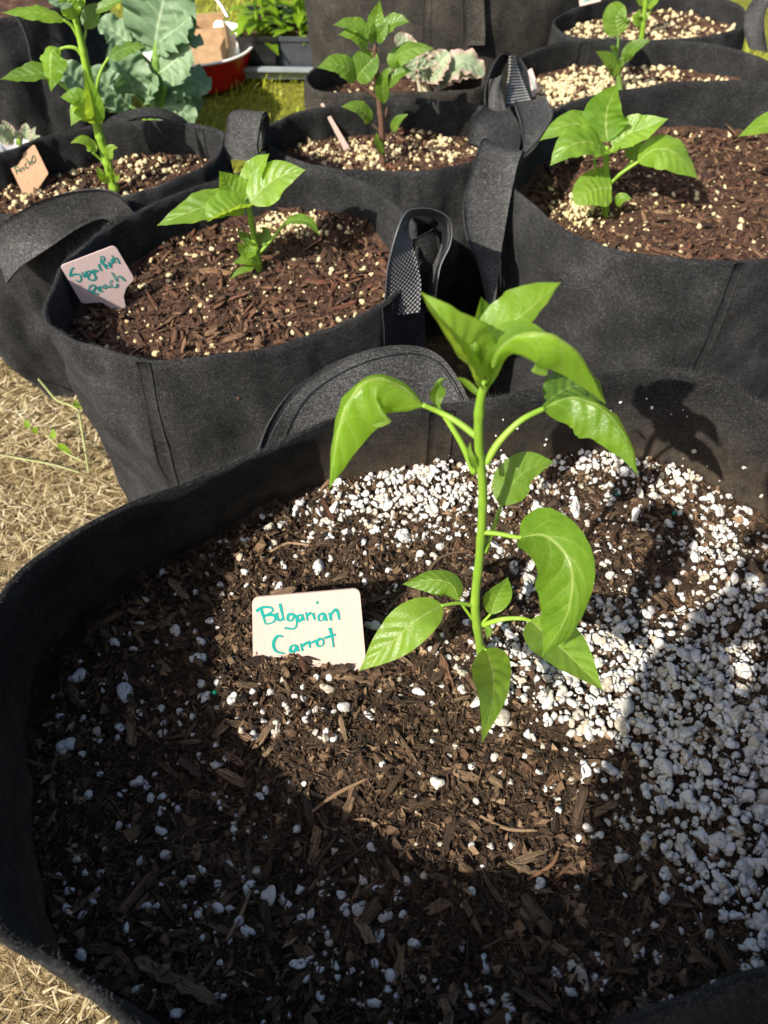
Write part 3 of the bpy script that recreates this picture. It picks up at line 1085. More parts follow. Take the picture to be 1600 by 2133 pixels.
# bag C: felt strap sagging over its front wall
ribbon('handle', edge([(-40, 505, 'z', .252), (5, 465, 'z', .272), (70, 425, 'z', .286), (140, 401, 'z', .292), (200, 394, 'z', .292), (240, 402, 'z', .288), (270, 428, 'z', .275), (285, 460, 'z', .25)]),
       edge([(15, 590, 'z', .215), (45, 555, 'z', .235), (95, 520, 'z', .246), (150, 480, 'z', .254), (190, 458, 'z', .258), (215, 452, 'z', .258), (232, 462, 'z', .252), (240, 490, 'z', .235)]),
       0.004, M['felt_strap'], bagC.e, n=60, nv=10, sag=.006)
# bag C: strap on the far side of the rim
ribbon('handle', edge([(205, 262, 'y', .998), (240, 240, 'y', 1.005), (290, 227, 'y', 1.01), (340, 228, 'y', 1.012), (385, 250, 'y', 1.015), (400, 275, 'y', 1.018)]),
       edge([(235, 275, 'y', .998), (260, 256, 'y', .998), (295, 246, 'y', 1.0), (335, 247, 'y', 1.0), (365, 262, 'y', 1.0), (375, 290, 'y', 1.0)]), 0.004, M['felt'], bagC.e, n=40, nv=6)

# bag D: felt strap standing up on its left
ribbon('handle', edge([(470, 330, 'y', .90), (470, 290, 'y', .905), (481, 238, 'y', .915), (520, 236, 'y', .945), (530, 270, 'y', .965), (534, 310, 'y', .965)]),
       edge([(545, 335, 'y', .885), (537, 300, 'y', .888), (549, 241, 'y', .893), (560, 246, 'y', .915), (556, 275, 'y', .935), (552, 310, 'y', .940)]), 0.004, M['felt_strap'], bagD.e, n=50, nv=7)

# bag E: broad felt strap up the outside, folded over into a loop
hE1 = ribbon('handle', edge([(1016, 640, 'y', .700), (1000, 560, 'y', .715), (972, 490, 'y', .735), (966, 430, 'y', .755), (976, 370, 'y', .775), (1000, 300, 'y', .800), (1012, 292, 'y', .830)]),
             edge([(1030, 640, 'y', .700), (1040, 545, 'y', .725), (1052, 470, 'y', .748), (1064, 405, 'y', .765), (1076, 350, 'y', .782), (1086, 322, 'y', .800), (1090, 318, 'y', .830)]),
             0.004, M['felt_strap'], bagE.e, n=50, nv=9, sag=.003)
ribbon('handle', edge([(1078, 330, 'y', .800), (1090, 312, 'y', .835), (1086, 262, 'y', .880), (1075, 225, 'y', .915), (1072, 214, 'y', .935)]),
       edge([(1090, 326, 'y', .800), (1120, 296, 'y', .845), (1150, 246, 'y', .900), (1140, 212, 'y', .935), (1132, 202, 'y', .955)]), 0.004, M['felt_strap'], bagE.e, n=40, nv=8, sag=.003)
ribbon('strap_tab', edge([(975, 300, 'y', .905), (985, 255, 'y', .925), (1010, 222, 'y', .950)]), edge([(1082, 318, 'y', .860), (1084, 270, 'y', .900), (1060, 228, 'y', .945)]), 0.004, M['felt'], bagE.e, n=20, nv=7, sag=.006)

# bag I / F: ribbed strap loop
ribbon('handle', edge([(1012, 240, 'y', 1.02), (1010, 190, 'y', 1.045), (1022, 145, 'y', 1.075), (1040, 115, 'y', 1.10), (1055, 110, 'y', 1.115), (1064, 120, 'y', 1.12)]),
       edge([(1035, 240, 'y', 1.08), (1030, 200, 'y', 1.10), (1038, 165, 'y', 1.13), (1050, 135, 'y', 1.15), (1062, 118, 'y', 1.155), (1072, 122, 'y', 1.15)]), 0.003, M['felt'], bagF.e, n=40, nv=6)
ribbon('handle', edge([(1062, 116, 'y', 1.12), (1061, 150, 'y', 1.10), (1056, 190, 'y', 1.075), (1054, 222, 'y', 1.055)]),
       edge([(1072, 118, 'y', 1.15), (1082, 155, 'y', 1.125), (1094, 185, 'y', 1.10), (1106, 212, 'y', 1.075)]), 0.003, M['webbing_ribbed'], bagF.e, n=40, nv=6)
ribbon('handle', edge([(1070, 118, 'y', 1.16), (1082, 155, 'y', 1.13), (1095, 190, 'y', 1.105), (1106, 214, 'y', 1.085)]),
       edge([(1082, 122, 'y', 1.18), (1098, 150, 'y', 1.16), (1104, 185, 'y', 1.13), (1110, 212, 'y', 1.105)]), 0.003, M['felt_strap'], bagF.e, n=30, nv=5)
ribbon('strap_tab', edge([(1020, 250, 'y', 1.02), (1018, 200, 'y', 1.045), (1022, 165, 'y', 1.06)]), edge([(1062, 250, 'y', 1.00), (1050, 214, 'y', 1.03), (1040, 165, 'y', 1.075)]), 0.004, M['felt_strap'], bagF.e, n=20, nv=6, sag=-.012)

# bag G: strap at its right
ribbon('handle', edge([(1560, 100, 'y', 1.36), (1550, 60, 'y', 1.38), (1556, 20, 'y', 1.40), (1580, -10, 'y', 1.42)]), edge([(1600, 110, 'y', 1.34), (1592, 60, 'y', 1.36), (1596, 20, 'y', 1.38), (1620, -10, 'y', 1.40)]), 0.004, M['felt_strap'], bagG.e, n=20, nv=6, sag=.01)

# bag H: strap hanging down the front, side seam and fold line
ribbon('handle', edge([(962, -60, 'y', 1.425), (963, 0, 'y', 1.420), (965, 50, 'y', 1.418), (964, 93, 'y', 1.416)]), edge([(1008, -60, 'y', 1.425), (1008, 0, 'y', 1.420), (1010, 50, 'y', 1.418), (1010, 93, 'y', 1.416)]), 0.006, M['felt_brown'], bagH.e, n=14, nv=5)
seam_px(bagH, 850, -60, width=0.012)

# bag J: crease line down its slumped side
ribbon('crease', edge([(22, 30, 'y', 1.235), (40, 48, 'y', 1.228), (54, 82, 'y', 1.222), (60, 112, 'y', 1.218), (66, 140, 'y', 1.214)]), edge([(27, 29, 'y', 1.235), (45, 47, 'y', 1.228), (59, 81, 'y', 1.222), (65, 111, 'y', 1.218), (71, 139, 'y', 1.214)]), 0.006, M['felt'], bagJ.e, n=20, nv=3)


# fuzz of loose fibres along the near rim
def fuzz(bag, k, lo, hi):
    a = lo + (hi - lo) * rng.random(k)
    p = bag.at(a, np.zeros(k), FELT_T * rng.random(k))
    p[:, 2] += 0.001
    V, F = [], []
    L = 0.0012 + 0.0035 * rng.random(k) ** 3
    d = rng.normal(0, 1, (k, 3)); d[:, 2] = np.abs(d[:, 2]) * 0.9 + 0.1
    d /= np.linalg.norm(d, axis=1)[:, None]
    s = np.cross(d, rng.normal(0, 1, (k, 3))); s /= np.linalg.norm(s, axis=1)[:, None]
    wd = 0.00009
    q = np.stack([p - s * wd, p + s * wd, p + d * L[:, None] + s * wd * .6, p + d * L[:, None] - s * wd * .6], 1)
    F = np.arange(k * 4).reshape(-1, 4)
    link('felt_fuzz', fastmesh('felt_fuzz', q.reshape(-1, 3), F), M['felt_strap'], bag.e, 'stuff')


fuzz(bagA, 9000, 0.0, 1.0)
fuzz(bagB, 3000, 0.0, 1.0)

# ------------------------------------------------------------------ wooden plant tags with handwriting
def tag_mat(name, c1, c2):
    m = NT(name)
    g = m.noise(m.coord('Object', (90, 10, 10)), 9, 5, 0.7)
    c = m.ramp(g, [(0.3, c1), (0.7, c2)])
    m.set(Base_Color=c, Roughness=0.6, Specular_IOR_Level=0.3)
    return m.m


M['tag'] = tag_mat('pale_wood_tag', (0.45, 0.325, 0.275), (0.53, 0.405, 0.35))
M['tag_pink'] = tag_mat('pinkish_wood_tag', (0.50, 0.37, 0.34), (0.57, 0.44, 0.41))
M['tag_tan'] = tag_mat('tan_wood_tag', (0.46, 0.27, 0.155), (0.58, 0.36, 0.22))
mi = NT('teal_marker')
mi.set(Base_Color=(0.0, 0.24, 0.21, 1), Roughness=0.5)
M['ink'] = mi.m
mi = NT('dark_green_marker')
mi.set(Base_Color=(0.03, 0.10, 0.05, 1), Roughness=0.5)
M['ink_dark'] = mi.m


def rounded(poly, rad, k=5):
    """round the corners of a 2-D polygon; rad per corner"""
    out = []
    n = len(poly)
    for i in range(n):
        p = np.array(poly[i], float); a = np.array(poly[i - 1], float); b = np.array(poly[(i + 1) % n], float)
        r = rad[i] if hasattr(rad, '__len__') else rad
        if r <= 0:
            out.append(p); continue
        u = (a - p) / np.linalg.norm(a - p); v = (b - p) / np.linalg.norm(b - p)
        for t in np.linspace(0, 1, k):
            out.append((1 - t) ** 2 * (p + u * r) + 2 * t * (1 - t) * p + t * t * (p + v * r))
    return out


def plant_tag(label, outline, anchor, N, mat, strokes=(), ink='ink', thick=0.0016, lw=1.0, foot=None):
    """outline and pen strokes are photo directions laid on the plane of the tag"""
    N = N.normalized()
    e = thing('plant_tag', label, 'plant tag', 'wooden plant tags with handwriting')
    P = [PN(q[0], q[1], anchor, N) for q in outline]
    if foot:                           # the buried end of the tag
        for (i, d) in foot:
            P[i] = P[i] + d
    n = len(P)
    V = [tuple(p) for p in P] + [tuple(p - N * thick) for p in P]
    me = bpy.data.meshes.new('board')
    faces = [list(range(n)), list(range(2 * n - 1, n - 1, -1))] + [[i, i + n, (i + 1) % n + n, (i + 1) % n] for i in range(n)]
    me.from_pydata(V, [], faces)
    me.update()
    link('board', me, M[mat], e)
    VV, FF = [], []
    for s in strokes:
        pts = [PN(q[0], q[1], anchor, N) + N * 0.0003 for q in s]
        if len(pts) < 2:
            continue
        C = catmull(pts, (len(pts) - 1) * 6 + 1) if len(pts) > 2 else np.array([tuple(p) for p in pts])
        T = np.gradient(C, axis=0)
        T /= np.linalg.norm(T, axis=1)[:, None] + 1e-12
        S = np.cross(T, np.array(N)); S /= np.linalg.norm(S, axis=1)[:, None] + 1e-12
        hw = lw * (0.9 + 0.25 * np.sin(np.linspace(0, 5, len(C)) + len(VV)))[:, None]
        L, R = C - S * hw, C + S * hw
        b = len(VV)
        for i in range(len(C)):
            VV.append(L[i]); VV.append(R[i])
        for i in range(len(C) - 1):
            FF.append((b + 2 * i, b + 2 * i + 1, b + 2 * i + 3, b + 2 * i + 2))
    if VV:
        VV = np.array(VV)
        VV += np.array(N) * (np.arange(len(VV)) * 4e-7)[:, None]
        link('lettering', fastmesh('lettering', VV, np.array(FF)), M[ink], e)
    return e


Z8 = lambda s: [(400 + x / 2.6667, 1150 + y / 2.6667) for (x, y) in s]
bulgarian = [Z8(s) for s in [
    [(383, 312), (396, 355), (408, 398)], [(356, 328), (395, 306), (440, 308), (446, 328), (405, 352)], [(405, 352), (450, 348), (464, 370), (444, 392), (408, 399)],
    [(470, 335), (474, 365), (490, 380), (504, 362)], [(488, 285), (500, 335), (510, 380)],
    [(566, 345), (538, 346), (532, 374), (556, 378), (570, 346), (582, 395), (566, 424), (514, 420)],
    [(606, 345), (584, 358), (592, 382), (612, 368), (612, 345), (622, 380)], [(632, 332), (642, 380)], [(637, 352), (662, 334)],
    [(672, 336), (682, 376)], [(694, 270), (698, 288)],
    [(734, 338), (706, 350), (706, 378), (728, 374), (736, 342), (746, 382)], [(764, 334), (772, 380)], [(769, 352), (794, 318), (810, 334), (818, 376)],
    [(506, 468), (474, 466), (452, 506), (466, 548), (516, 562)], [(576, 514), (552, 522), (546, 548), (572, 546), (582, 518), (592, 550)],
    [(604, 506), (614, 548)], [(609, 522), (640, 500)], [(648, 490), (656, 530)], [(652, 508), (688, 490)],
    [(712, 478), (692, 498), (704, 522), (728, 512), (728, 486), (711, 478)], [(764, 418), (778, 468), (786, 526)], [(736, 476), (796, 456)]]]
# near tag: leaning back, foot in the mix
pA = PZ(642, 1366, .252)
plant_tag('pale wooden plant tag reading Bulgarian Carrot, leaning back in the dark mix',
          rounded([(525, 1245), (749, 1226), (766, 1420), (528, 1440)], [14, 14, 0, 0]), pA, Vector((-.07, -.86, .50)), 'tag', bulgarian, lw=0.0009)

Z9 = lambda s: [(80 + x / 7.2727, 500 + y / 7.2727) for (x, y) in s]
sugar = [Z9(s) for s in [
    [(540, 420), (500, 440), (478, 540), (540, 515), (620, 525), (645, 590), (610, 635), (570, 600)],
    [(655, 480), (680, 540), (705, 550), (712, 470)], [(770, 460), (730, 480), (750, 545), (785, 480), (800, 470), (865, 560), (830, 605), (760, 590), (750, 550)],
    [(850, 440), (825, 470), (850, 500), (875, 450), (895, 480)], [(905, 370), (950, 465)], [(910, 385), (925, 352)],
    [(940, 240), (950, 320), (1035, 435)], [(945, 240), (985, 255), (990, 310), (940, 330), (1040, 385)], [(1050, 320), (1065, 370), (1090, 410), (1085, 330)],
    [(1120, 290), (1095, 300), (1125, 330), (1105, 350)], [(1105, 225), (1155, 340)], [(1140, 290), (1175, 265), (1222, 355)],
    [(790, 690), (755, 740), (830, 790), (905, 815)], [(760, 700), (830, 675), (855, 720), (815, 775)],
    [(905, 740), (940, 735), (940, 700), (905, 715), (915, 765), (965, 770)], [(1010, 670), (980, 690), (1000, 735), (1030, 690), (1075, 715)],
    [(1110, 600), (1085, 640), (1110, 700), (1175, 710), (1188, 655)], [(1105, 485), (1150, 560), (1190, 625)], [(1170, 590), (1220, 540), (1305, 615)]]]
pB = PZ(247, 640, .238)
plant_tag('pale pinkish plant tag reading Sugar Rush Peach, tilted against the felt wall',
          rounded(Z9([(330, 395), (1160, 80), (1460, 590), (1330, 720), (1290, 850), (1345, 1130), (1180, 1190), (1090, 1030), (960, 940), (660, 965)]),
                  [9, 9, 9, 6, 3, 0, 0, 3, 6, 9]), pB, Vector((.50, -.86, .10)), 'tag_pink', sugar, lw=0.00075)

Z7 = lambda s: [(x / 5.0, 180 + y / 5.0) for (x, y) in s]
ancho = [Z7(s) for s in [[(140, 832), (168, 870), (178, 920)], [(140, 832), (190, 842), (215, 895)], [(160, 885), (208, 872)], [(215, 855), (228, 892)], [(220, 862), (240, 840), (252, 878)],
                         [(282, 790), (262, 812), (272, 850), (300, 842)], [(258, 738), (300, 790), (312, 828)], [(304, 800), (322, 785), (336, 820)], [(338, 735), (330, 770), (352, 795), (370, 765), (352, 718), (336, 735)]]]
pC = PZ(62, 398, .226)
plant_tag('tan wooden plant tag reading Ancho, standing in perlite-flecked mix', rounded(Z7([(355, 598), (505, 905), (400, 1060), (290, 1180), (240, 1120), (100, 830)]), [5, 3, 0, 0, 0, 6]), pC,
          Vector((.34, -.84, .40)), 'tag_tan', ancho, 'ink_dark', thick=0.003, lw=0.0006)

# tags of the bags behind
pF = PZ(1115, 205, .196)
plant_tag('small pinkish tag with teal marks at the rim of the spindly seedling bag', rounded([(1094, 150), (1108, 141), (1129, 204), (1130, 230), (1106, 236)], [3, 3, 0, 0, 0]), pF, Vector((.1, -.85, .5)), 'tag_pink',
          [[(1104, 160), (1108, 168), (1106, 176)], [(1108, 172), (1114, 180), (1108, 192)], [(1112, 180), (1116, 190)]], lw=0.0006)
pD = PZ(720, 305, .205)
plant_tag('narrow pale tag seen nearly edge-on beside the purple stem', [(668, 216), (673, 214), (724, 300), (734, 320), (722, 326), (714, 306)], pD, Vector((.30, -.80, .5)), 'tag', thick=0.002)
pG = PY(1225, 8, 1.36)
plant_tag('cream tag with green marks above the bag rim furthest back', rounded([(1206, -25), (1248, -25), (1252, 2), (1208, 13)], [2, 2, 2, 2]), pG, Vector((.1, -.8, .6)), 'tag', [[(1215, 3), (1230, -1), (1245, -4)]], lw=.001)
pG2 = PZ(1432, 82, .195)
plant_tag('small wooden tag lying flat at the soil of the bag furthest back', [(1408, 82), (1448, 77), (1449, 84), (1412, 88)], pG2, Vector((0, -.5, .85)), 'tag_pink')

# ------------------------------------------------------------------ plants
def leaf_mat(name, c_lo, c_hi, vein, transl, tcol, rough=0.38, nveins=8.0, pucker=0.5, edge=None, under=(0.22, 0.32, 0.07)):
    m = NT(name)
    uv = m.n('ShaderNodeUVMap').outputs[0]
    sp = m.n('ShaderNodeSeparateXYZ', i_0=uv)
    u, v = sp.outputs[0], sp.outputs[1]
    s = m.math('MULTIPLY', m.math('ABSOLUTE', m.math('SUBTRACT', v, 0.5)), 2.0)
    ph = m.math('FRACT', m.math('SUBTRACT', m.math('MULTIPLY', u, nveins), m.math('MULTIPLY', m.math('POWER', s, 0.8), nveins * 0.22)))
    dv = m.math('ABSOLUTE', m.math('SUBTRACT', ph, 0.5))
    side = m.math('MULTIPLY', m.math('SUBTRACT', 1.0, m.math('DIVIDE', dv, 0.07), clamp=True), m.math('SUBTRACT', 1.0, s, clamp=True))
    mid = m.math('SUBTRACT', 1.0, m.math('DIVIDE', s, m.math('MULTIPLY_ADD', u, -0.05, 0.085)), clamp=True)
    vor = m.n('ShaderNodeTexVoronoi', feature='DISTANCE_TO_EDGE')
    mpv = m.n('ShaderNodeMapping')
    m.put(mpv.inputs[0], uv)
    mpv.inputs['Scale'].default_value = (22, 11, 1)
    m.put(vor.inputs['Vector'], mpv.outputs[0])
    vor.inputs['Scale'].default_value = 1.0
    net = m.math('SUBTRACT', 1.0, m.math('DIVIDE', vor.outputs['Distance'], 0.09), clamp=True)
    vn = m.math('MAXIMUM', m.math('MAXIMUM', m.math('MULTIPLY', side, 0.6), mid), m.math('MULTIPLY', net, 0.16))
    co = m.coord('Object')
    ob = m.n('ShaderNodeObjectInfo').outputs['Random']
    nz = m.noise(co, 55, 5, 0.65)
    c = m.ramp(m.math('ADD', m.math('MULTIPLY', nz, 0.8), m.math('MULTIPLY', ob, 0.25)), [(0.30, c_lo), (0.75, c_hi)])
    c = m.mix(vn, c, vein)
    bf = m.n('ShaderNodeNewGeometry').outputs['Backfacing']
    c = m.mix(m.math('MULTIPLY', bf, 0.6), c, under)
    if edge:
        c = m.mix(m.math('MULTIPLY', m.math('POWER', s, 2.5), m.math('MULTIPLY_ADD', nz, 1.6, 0.05, clamp=True), clamp=True), c, edge)
    m.set(Base_Color=c, Roughness=rough, Specular_IOR_Level=0.42)
    h = m.math('ADD', m.math('MULTIPLY', m.math('SUBTRACT', dv, m.math('MULTIPLY', mid, 0.5)), pucker), m.math('MULTIPLY', m.noise(co, 200, 2, 0.5), 0.12))
    h = m.math('SUBTRACT', h, m.math('MULTIPLY', net, 0.07))
    m.bump(h, 0.6, 0.0015)
    tr = m.n('ShaderNodeBsdfTranslucent')
    mt = m.n('ShaderNodeMix', data_type='RGBA', blend_type='MULTIPLY')
    mt.inputs[0].default_value = 0.35
    m.put(mt.inputs[6], tcol)
    m.put(mt.inputs[7], c)
    m.put(tr.inputs[0], m.mix(m.math('MULTIPLY', vn, 0.5), tcol, tuple(x * 0.55 for x in tcol)))
    mx = m.n('ShaderNodeMixShader')
    mx.inputs[0].default_value = transl
    m.t.links.new(m.b.outputs[0], mx.inputs[1])
    m.t.links.new(tr.outputs[0], mx.inputs[2])
    m.t.links.new(mx.outputs[0], m.o.inputs[0])
    return m.m


M['leaf'] = leaf_mat('pepper_leaf', (0.070, 0.165, 0.010), (0.20, 0.335, 0.032), (0.34, 0.43, 0.12), 0.45, (0.56, 0.78, 0.05), rough=0.37)
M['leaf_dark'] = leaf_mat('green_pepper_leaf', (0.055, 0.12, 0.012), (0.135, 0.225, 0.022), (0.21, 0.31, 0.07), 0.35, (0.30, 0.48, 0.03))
M['leaf_broccoli'] = leaf_mat('blue_green_leaf', (0.10, 0.18, 0.085), (0.20, 0.29, 0.155), (0.40, 0.50, 0.30), 0.22, (0.20, 0.36, 0.10), 0.55, 6.0, 0.4, under=(0.24, 0.33, 0.24))
M['leaf_kale'] = leaf_mat('pink_edged_kale_leaf', (0.17, 0.25, 0.13), (0.29, 0.36, 0.21), (0.46, 0.42, 0.32), 0.2, (0.35, 0.40, 0.16), 0.55, 6.0, 0.8, edge=(0.50, 0.30, 0.27), under=(0.36, 0.40, 0.28))
M['leaf_seedling'] = leaf_mat('seedling_leaf', (0.10, 0.21, 0.008), (0.20, 0.33, 0.015), (0.26, 0.36, 0.05), 0.42, (0.45, 0.60, 0.02))


def stem_mat(name, a, b, zsc=40):
    m = NT(name)
    nz = m.noise(m.coord('Object', (1, 1, .3)), zsc, 4, 0.6)
    m.set(Base_Color=m.ramp(nz, [(0.3, a), (0.7, b)]), Roughness=0.45, Subsurface_Weight=0.0, Specular_IOR_Level=0.4)
    m.bump(nz, 0.3, 0.001)
    return m.m


M['stem'] = stem_mat('green_stem', (0.14, 0.26, 0.02), (0.24, 0.38, 0.04))
M['stem_purple'] = stem_mat('purple_stem', (0.075, 0.04, 0.03), (0.16, 0.085, 0.055))
M['stem_pale'] = stem_mat('pale_pink_stem', (0.36, 0.30, 0.22), (0.45, 0.42, 0.28))
M['stem_dark'] = stem_mat('dark_green_stem', (0.09, 0.17, 0.03), (0.15, 0.26, 0.05))

PROF = {'pepper': (0.70, 1.15), 'round': (0.42, 0.45), 'broad': (0.40, 0.48), 'slim': (0.75, 0.85), 'heart': (0.28, 0.62)}


def leaf_mesh(mid, width, N, fold=0.3, wave=0.0, prof='pepper', curl=0.0, twist=0.0, seed=0, nu=30, nv=17, nw=3.0):
    """a blade along the midrib line `mid`; fold > 0 lifts the halves towards N, < 0 drops them; curl bends the margins further"""
    C = resample(catmull(mid, 120), nu + 1)
    u = np.linspace(0, 1, nu + 1)
    T = np.gradient(C, axis=0); T /= np.linalg.norm(T, axis=1)[:, None]
    N = np.asarray(N, float)
    if N.ndim == 1:
        N = np.repeat(N[None], nu + 1, 0)
    else:
        N = catmull(N, nu + 1)
    S = np.cross(T, N); S /= np.linalg.norm(S, axis=1)[:, None] + 1e-9
    Nn = np.cross(S, T)
    if twist:
        a = (twist * u)[:, None]
        S, Nn = S * np.cos(a) + Nn * np.sin(a), Nn * np.cos(a) - S * np.sin(a)
    p, q = PROF[prof]
    pk = p / (p + q)
    wv = (u ** p) * ((1 - u) ** q) / (pk ** p * (1 - pk) ** q)
    wv = np.maximum(wv, 0.012) * width / 2
    v = np.linspace(-1, 1, nv)
    rs = np.random.default_rng(seed + 5)
    f0 = rs.uniform(0, 6.28, 4)
    V = np.zeros((nu + 1, nv, 3))
    av = np.abs(v)
    ang = fold + curl * av[None, :] * np.ones((nu + 1, 1))
    # arc length outwards, angle grows with curl
    lat = np.zeros((nu + 1, nv)); ht = np.zeros((nu + 1, nv))
    h = nv // 2
    for sgn in (-1, 1):
        x = np.zeros(nu + 1); y = np.zeros(nu + 1)
        for j in range(1, h + 1):
            k = h + sgn * j
            a = ang[:, k]
            x = x + np.cos(a) / h; y = y + np.sin(a) / h
            lat[:, k] = sgn * x; ht[:, k] = y
    wob = wave * (np.sin(u * 6.28 * nw + f0[0])[:, None] * (v > 0) + np.sin(u * 6.28 * nw * 1.15 + f0[1])[:, None] * (v < 0)) * (av ** 2)[None, :]
    wob = wob + 0.5 * wave * np.sin(u * 6.28 * nw * 2.3 + f0[2])[:, None] * (av ** 3)[None, :]
    nvn = 7.0
    ph = (u[:, None] * nvn - (av ** .8)[None, :] * nvn * 0.22)
    puck = -0.07 * np.cos(6.28 * ph) * (1 - av)[None, :] * np.minimum(1, av * 5)[None, :]
    V = C[:, None, :] + S[:, None, :] * (lat * wv[:, None])[..., None] + Nn[:, None, :] * ((ht + wob + puck) * wv[:, None])[..., None]
    UV = np.stack([np.repeat(u[:, None], nv, 1), np.repeat((v * 0.5 + 0.5)[None], nu + 1, 0)], -1)
    return fastmesh('leaf', V.reshape(-1, 3), grid_faces(nu + 1, nv)[:, ::-1].copy(), uv=UV.reshape(-1, 2))


UP = Vector((0, 0, 1))


class Plant:
    def __init__(self, name, label, cat, y0, stem, radii, leaf='leaf', stem_m='stem', group=None):
        self.e = thing(name, label, cat, group)
        self.y0, self.lm, self.sm = y0, M[leaf], M[stem_m]
        if stem:
            V, F, T = tube([self.p(q) for q in stem], radii, 14, 14)
            zz = V[:, 2]
            ctr = np.repeat(V[:-2].reshape(-1, 14, 3).mean(1), 14, 0)
            nod = 1 + 0.16 * np.clip(np.sin(zz[:-2] * 210 + self.y0 * 40), 0, 1) ** 6 + 0.05 * np.sin(np.tile(np.arange(14), len(ctr) // 14) * 2.7)
            V[:-2] = ctr + (V[:-2] - ctr) * nod[:, None]
            link('stem', fastmesh('stem', V, [F, T]), self.sm, self.e)
        self.k = 0

    def p(self, q):
        return PY(q[0], q[1], self.y0 + (q[2] if len(q) > 2 else 0.0))

    def leaf(self, mid, w, face=0.5, tilt=(0, 0, 0), fold=0.3, wave=0.06, prof='pepper', curl=0.0, twist=0.0, pet=None, pr=0.0011, mat=None, N=None, nw=3.0):
        P = [self.p(q) for q in mid]
        c = P[len(P) // 2]
        tpar = (c - CAM).dot(Vector((0, CP, -SP)))
        if N is None:
            tocam = (CAM - c).normalized()
            N = (UP * (1 - face) + tocam * face + Vector(tilt)).normalized()
        self.k += 1
        o = link('leaf', leaf_mesh(P, w * tpar / FPX, N, fold, wave, prof, curl, twist, seed=self.k * 7 + int(self.y0 * 1000), nw=nw), mat or self.lm, self.e)
        if pet:
            pts = [self.p(q) for q in pet]
            tube_obj('petiole', pts + [P[0] + (P[1] - P[0]) * 0.06], [pr * 1.25, pr, pr * 0.8], self.sm, o, n=8)
        return o


# --- the arching pepper plant in the near bag
base = PZ(1003, 1374, .250)
Y0 = base.y
pl = Plant('pepper_plant', 'arching bright green pepper plant rising beside the Bulgarian Carrot tag', 'pepper plant', Y0,
           [(1004, 1400, 0), (1003, 1365, 0), (990, 1265, .0), (1000, 1150, .0), (1006, 1030, .0), (998, 930, .0), (999, 850, .0), (1010, 795, .0)],
           [.0028, .0026, .0025, .0023, .0021, .0020, .0020, .0017])
L = pl.leaf
# crown
L([(1016, 812, -.002), (1042, 722, -.010), (1120, 692, -.016), (1205, 735, -.018), (1262, 842, -.016)], 235, .35, (0, -.2, .2), fold=-.95, curl=-.35, wave=.04)                      # big arching right
L([(1000, 800, -.004), (965, 735, -.010), (922, 670, -.012), (876, 608, -.006)], 150, .55, (.3, 0, 0), fold=.75, curl=-.1, wave=.10)                                           # left, cupped
L([(1006, 745, .012), (1050, 688, .016), (1105, 642, .014), (1168, 588, .006)], 122, .45, (-.2, -.1, 0), fold=.35, wave=.08)                                                   # right up
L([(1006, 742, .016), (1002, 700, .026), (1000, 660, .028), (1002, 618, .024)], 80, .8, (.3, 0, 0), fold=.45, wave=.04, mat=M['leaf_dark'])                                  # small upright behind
L([(1004, 760, -.006), (990, 735, -.010), (978, 712, -.008), (966, 695, -.004)], 34, .6, (.3, 0, 0), fold=.4)
L([(1000, 825, .004), (980, 806, .006), (962, 792, .006), (945, 788, .004)], 16, .6, fold=.3)
# middle tier
L([(884, 846, .010), (828, 800, .012), (765, 792, .010), (712, 868, .0), (686, 1018, -.014)], 205, .30, (-.25, 0, .3), fold=-.62, curl=-.45, wave=.07,
  pet=[(1000, 915, 0), (955, 880, .006), (915, 858, .010)], pr=.0014)
L([(1130, 852, .012), (1190, 828, .016), (1255, 852, .010), (1305, 915, .0), (1329, 990, -.010)], 150, .30, (.1, 0, .2), fold=-.55, curl=-.5, wave=.12,
  pet=[(1012, 965, 0), (1040, 920, .004), (1085, 876, .008)], pr=.0015)
L([(1140, 838, .016), (1175, 812, .024), (1220, 806, .030), (1262, 838, .030)], 92, .6, (-.1, 0, .2), fold=.15, wave=.1, mat=M['leaf_dark'])  # raised far half of the previous leaf, crown's shade put into its dark colour
L([(912, 850, .014), (908, 828, .018), (914, 808, .018), (927, 786, .014)], 36, .5, (.2, 0, 0), fold=.5, wave=.1, mat=M['leaf_dark'], pet=[(988, 985, .002), (965, 930, .006), (930, 872, .012)], pr=.0014)
L([(988, 975, -.004), (982, 955, -.004), (978, 940, -.002), (980, 920, 0)], 16, .6, fold=.3)
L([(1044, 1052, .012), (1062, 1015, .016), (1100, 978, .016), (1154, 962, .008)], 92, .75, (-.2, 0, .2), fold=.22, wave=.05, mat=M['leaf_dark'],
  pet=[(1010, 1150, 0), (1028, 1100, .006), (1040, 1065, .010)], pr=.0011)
# lower tier
L([(1084, 1120, -.010), (1140, 1118, -.020), (1190, 1180, -.034), (1182, 1280, -.046), (1130, 1368, -.050)], 160, .55, (-.55, 0, .15), fold=.38, curl=.55, wave=.06,
  pet=[(1004, 1108, 0), (1040, 1112, -.004), (1070, 1118, -.008)], pr=.0012)
L([(1104, 1292, -.008), (1140, 1325, -.022), (1190, 1370, -.040), (1256, 1438, -.062)], 112, .75, (.1, 0, .1), fold=.38, wave=.05,
  pet=[(1006, 1302, 0), (1045, 1290, -.002), (1085, 1288, -.003)], pr=.0014)
L([(1022, 1280, .002), (1030, 1255, .006), (1042, 1230, .008), (1058, 1202, .006)], 58, .8, (.2, 0, 0), fold=.3, wave=.03, pet=[(1002, 1300, 0), (1012, 1290, .001)], pr=.0009)
L([(1012, 1352, -.006), (1026, 1400, -.034), (1026, 1460, -.060), (1004, 1548, -.086)], 92, .8, (-.15, 0, .1), fold=.28, wave=.05, pet=[(1003, 1345, 0), (1008, 1348, -.002)], pr=.0012)
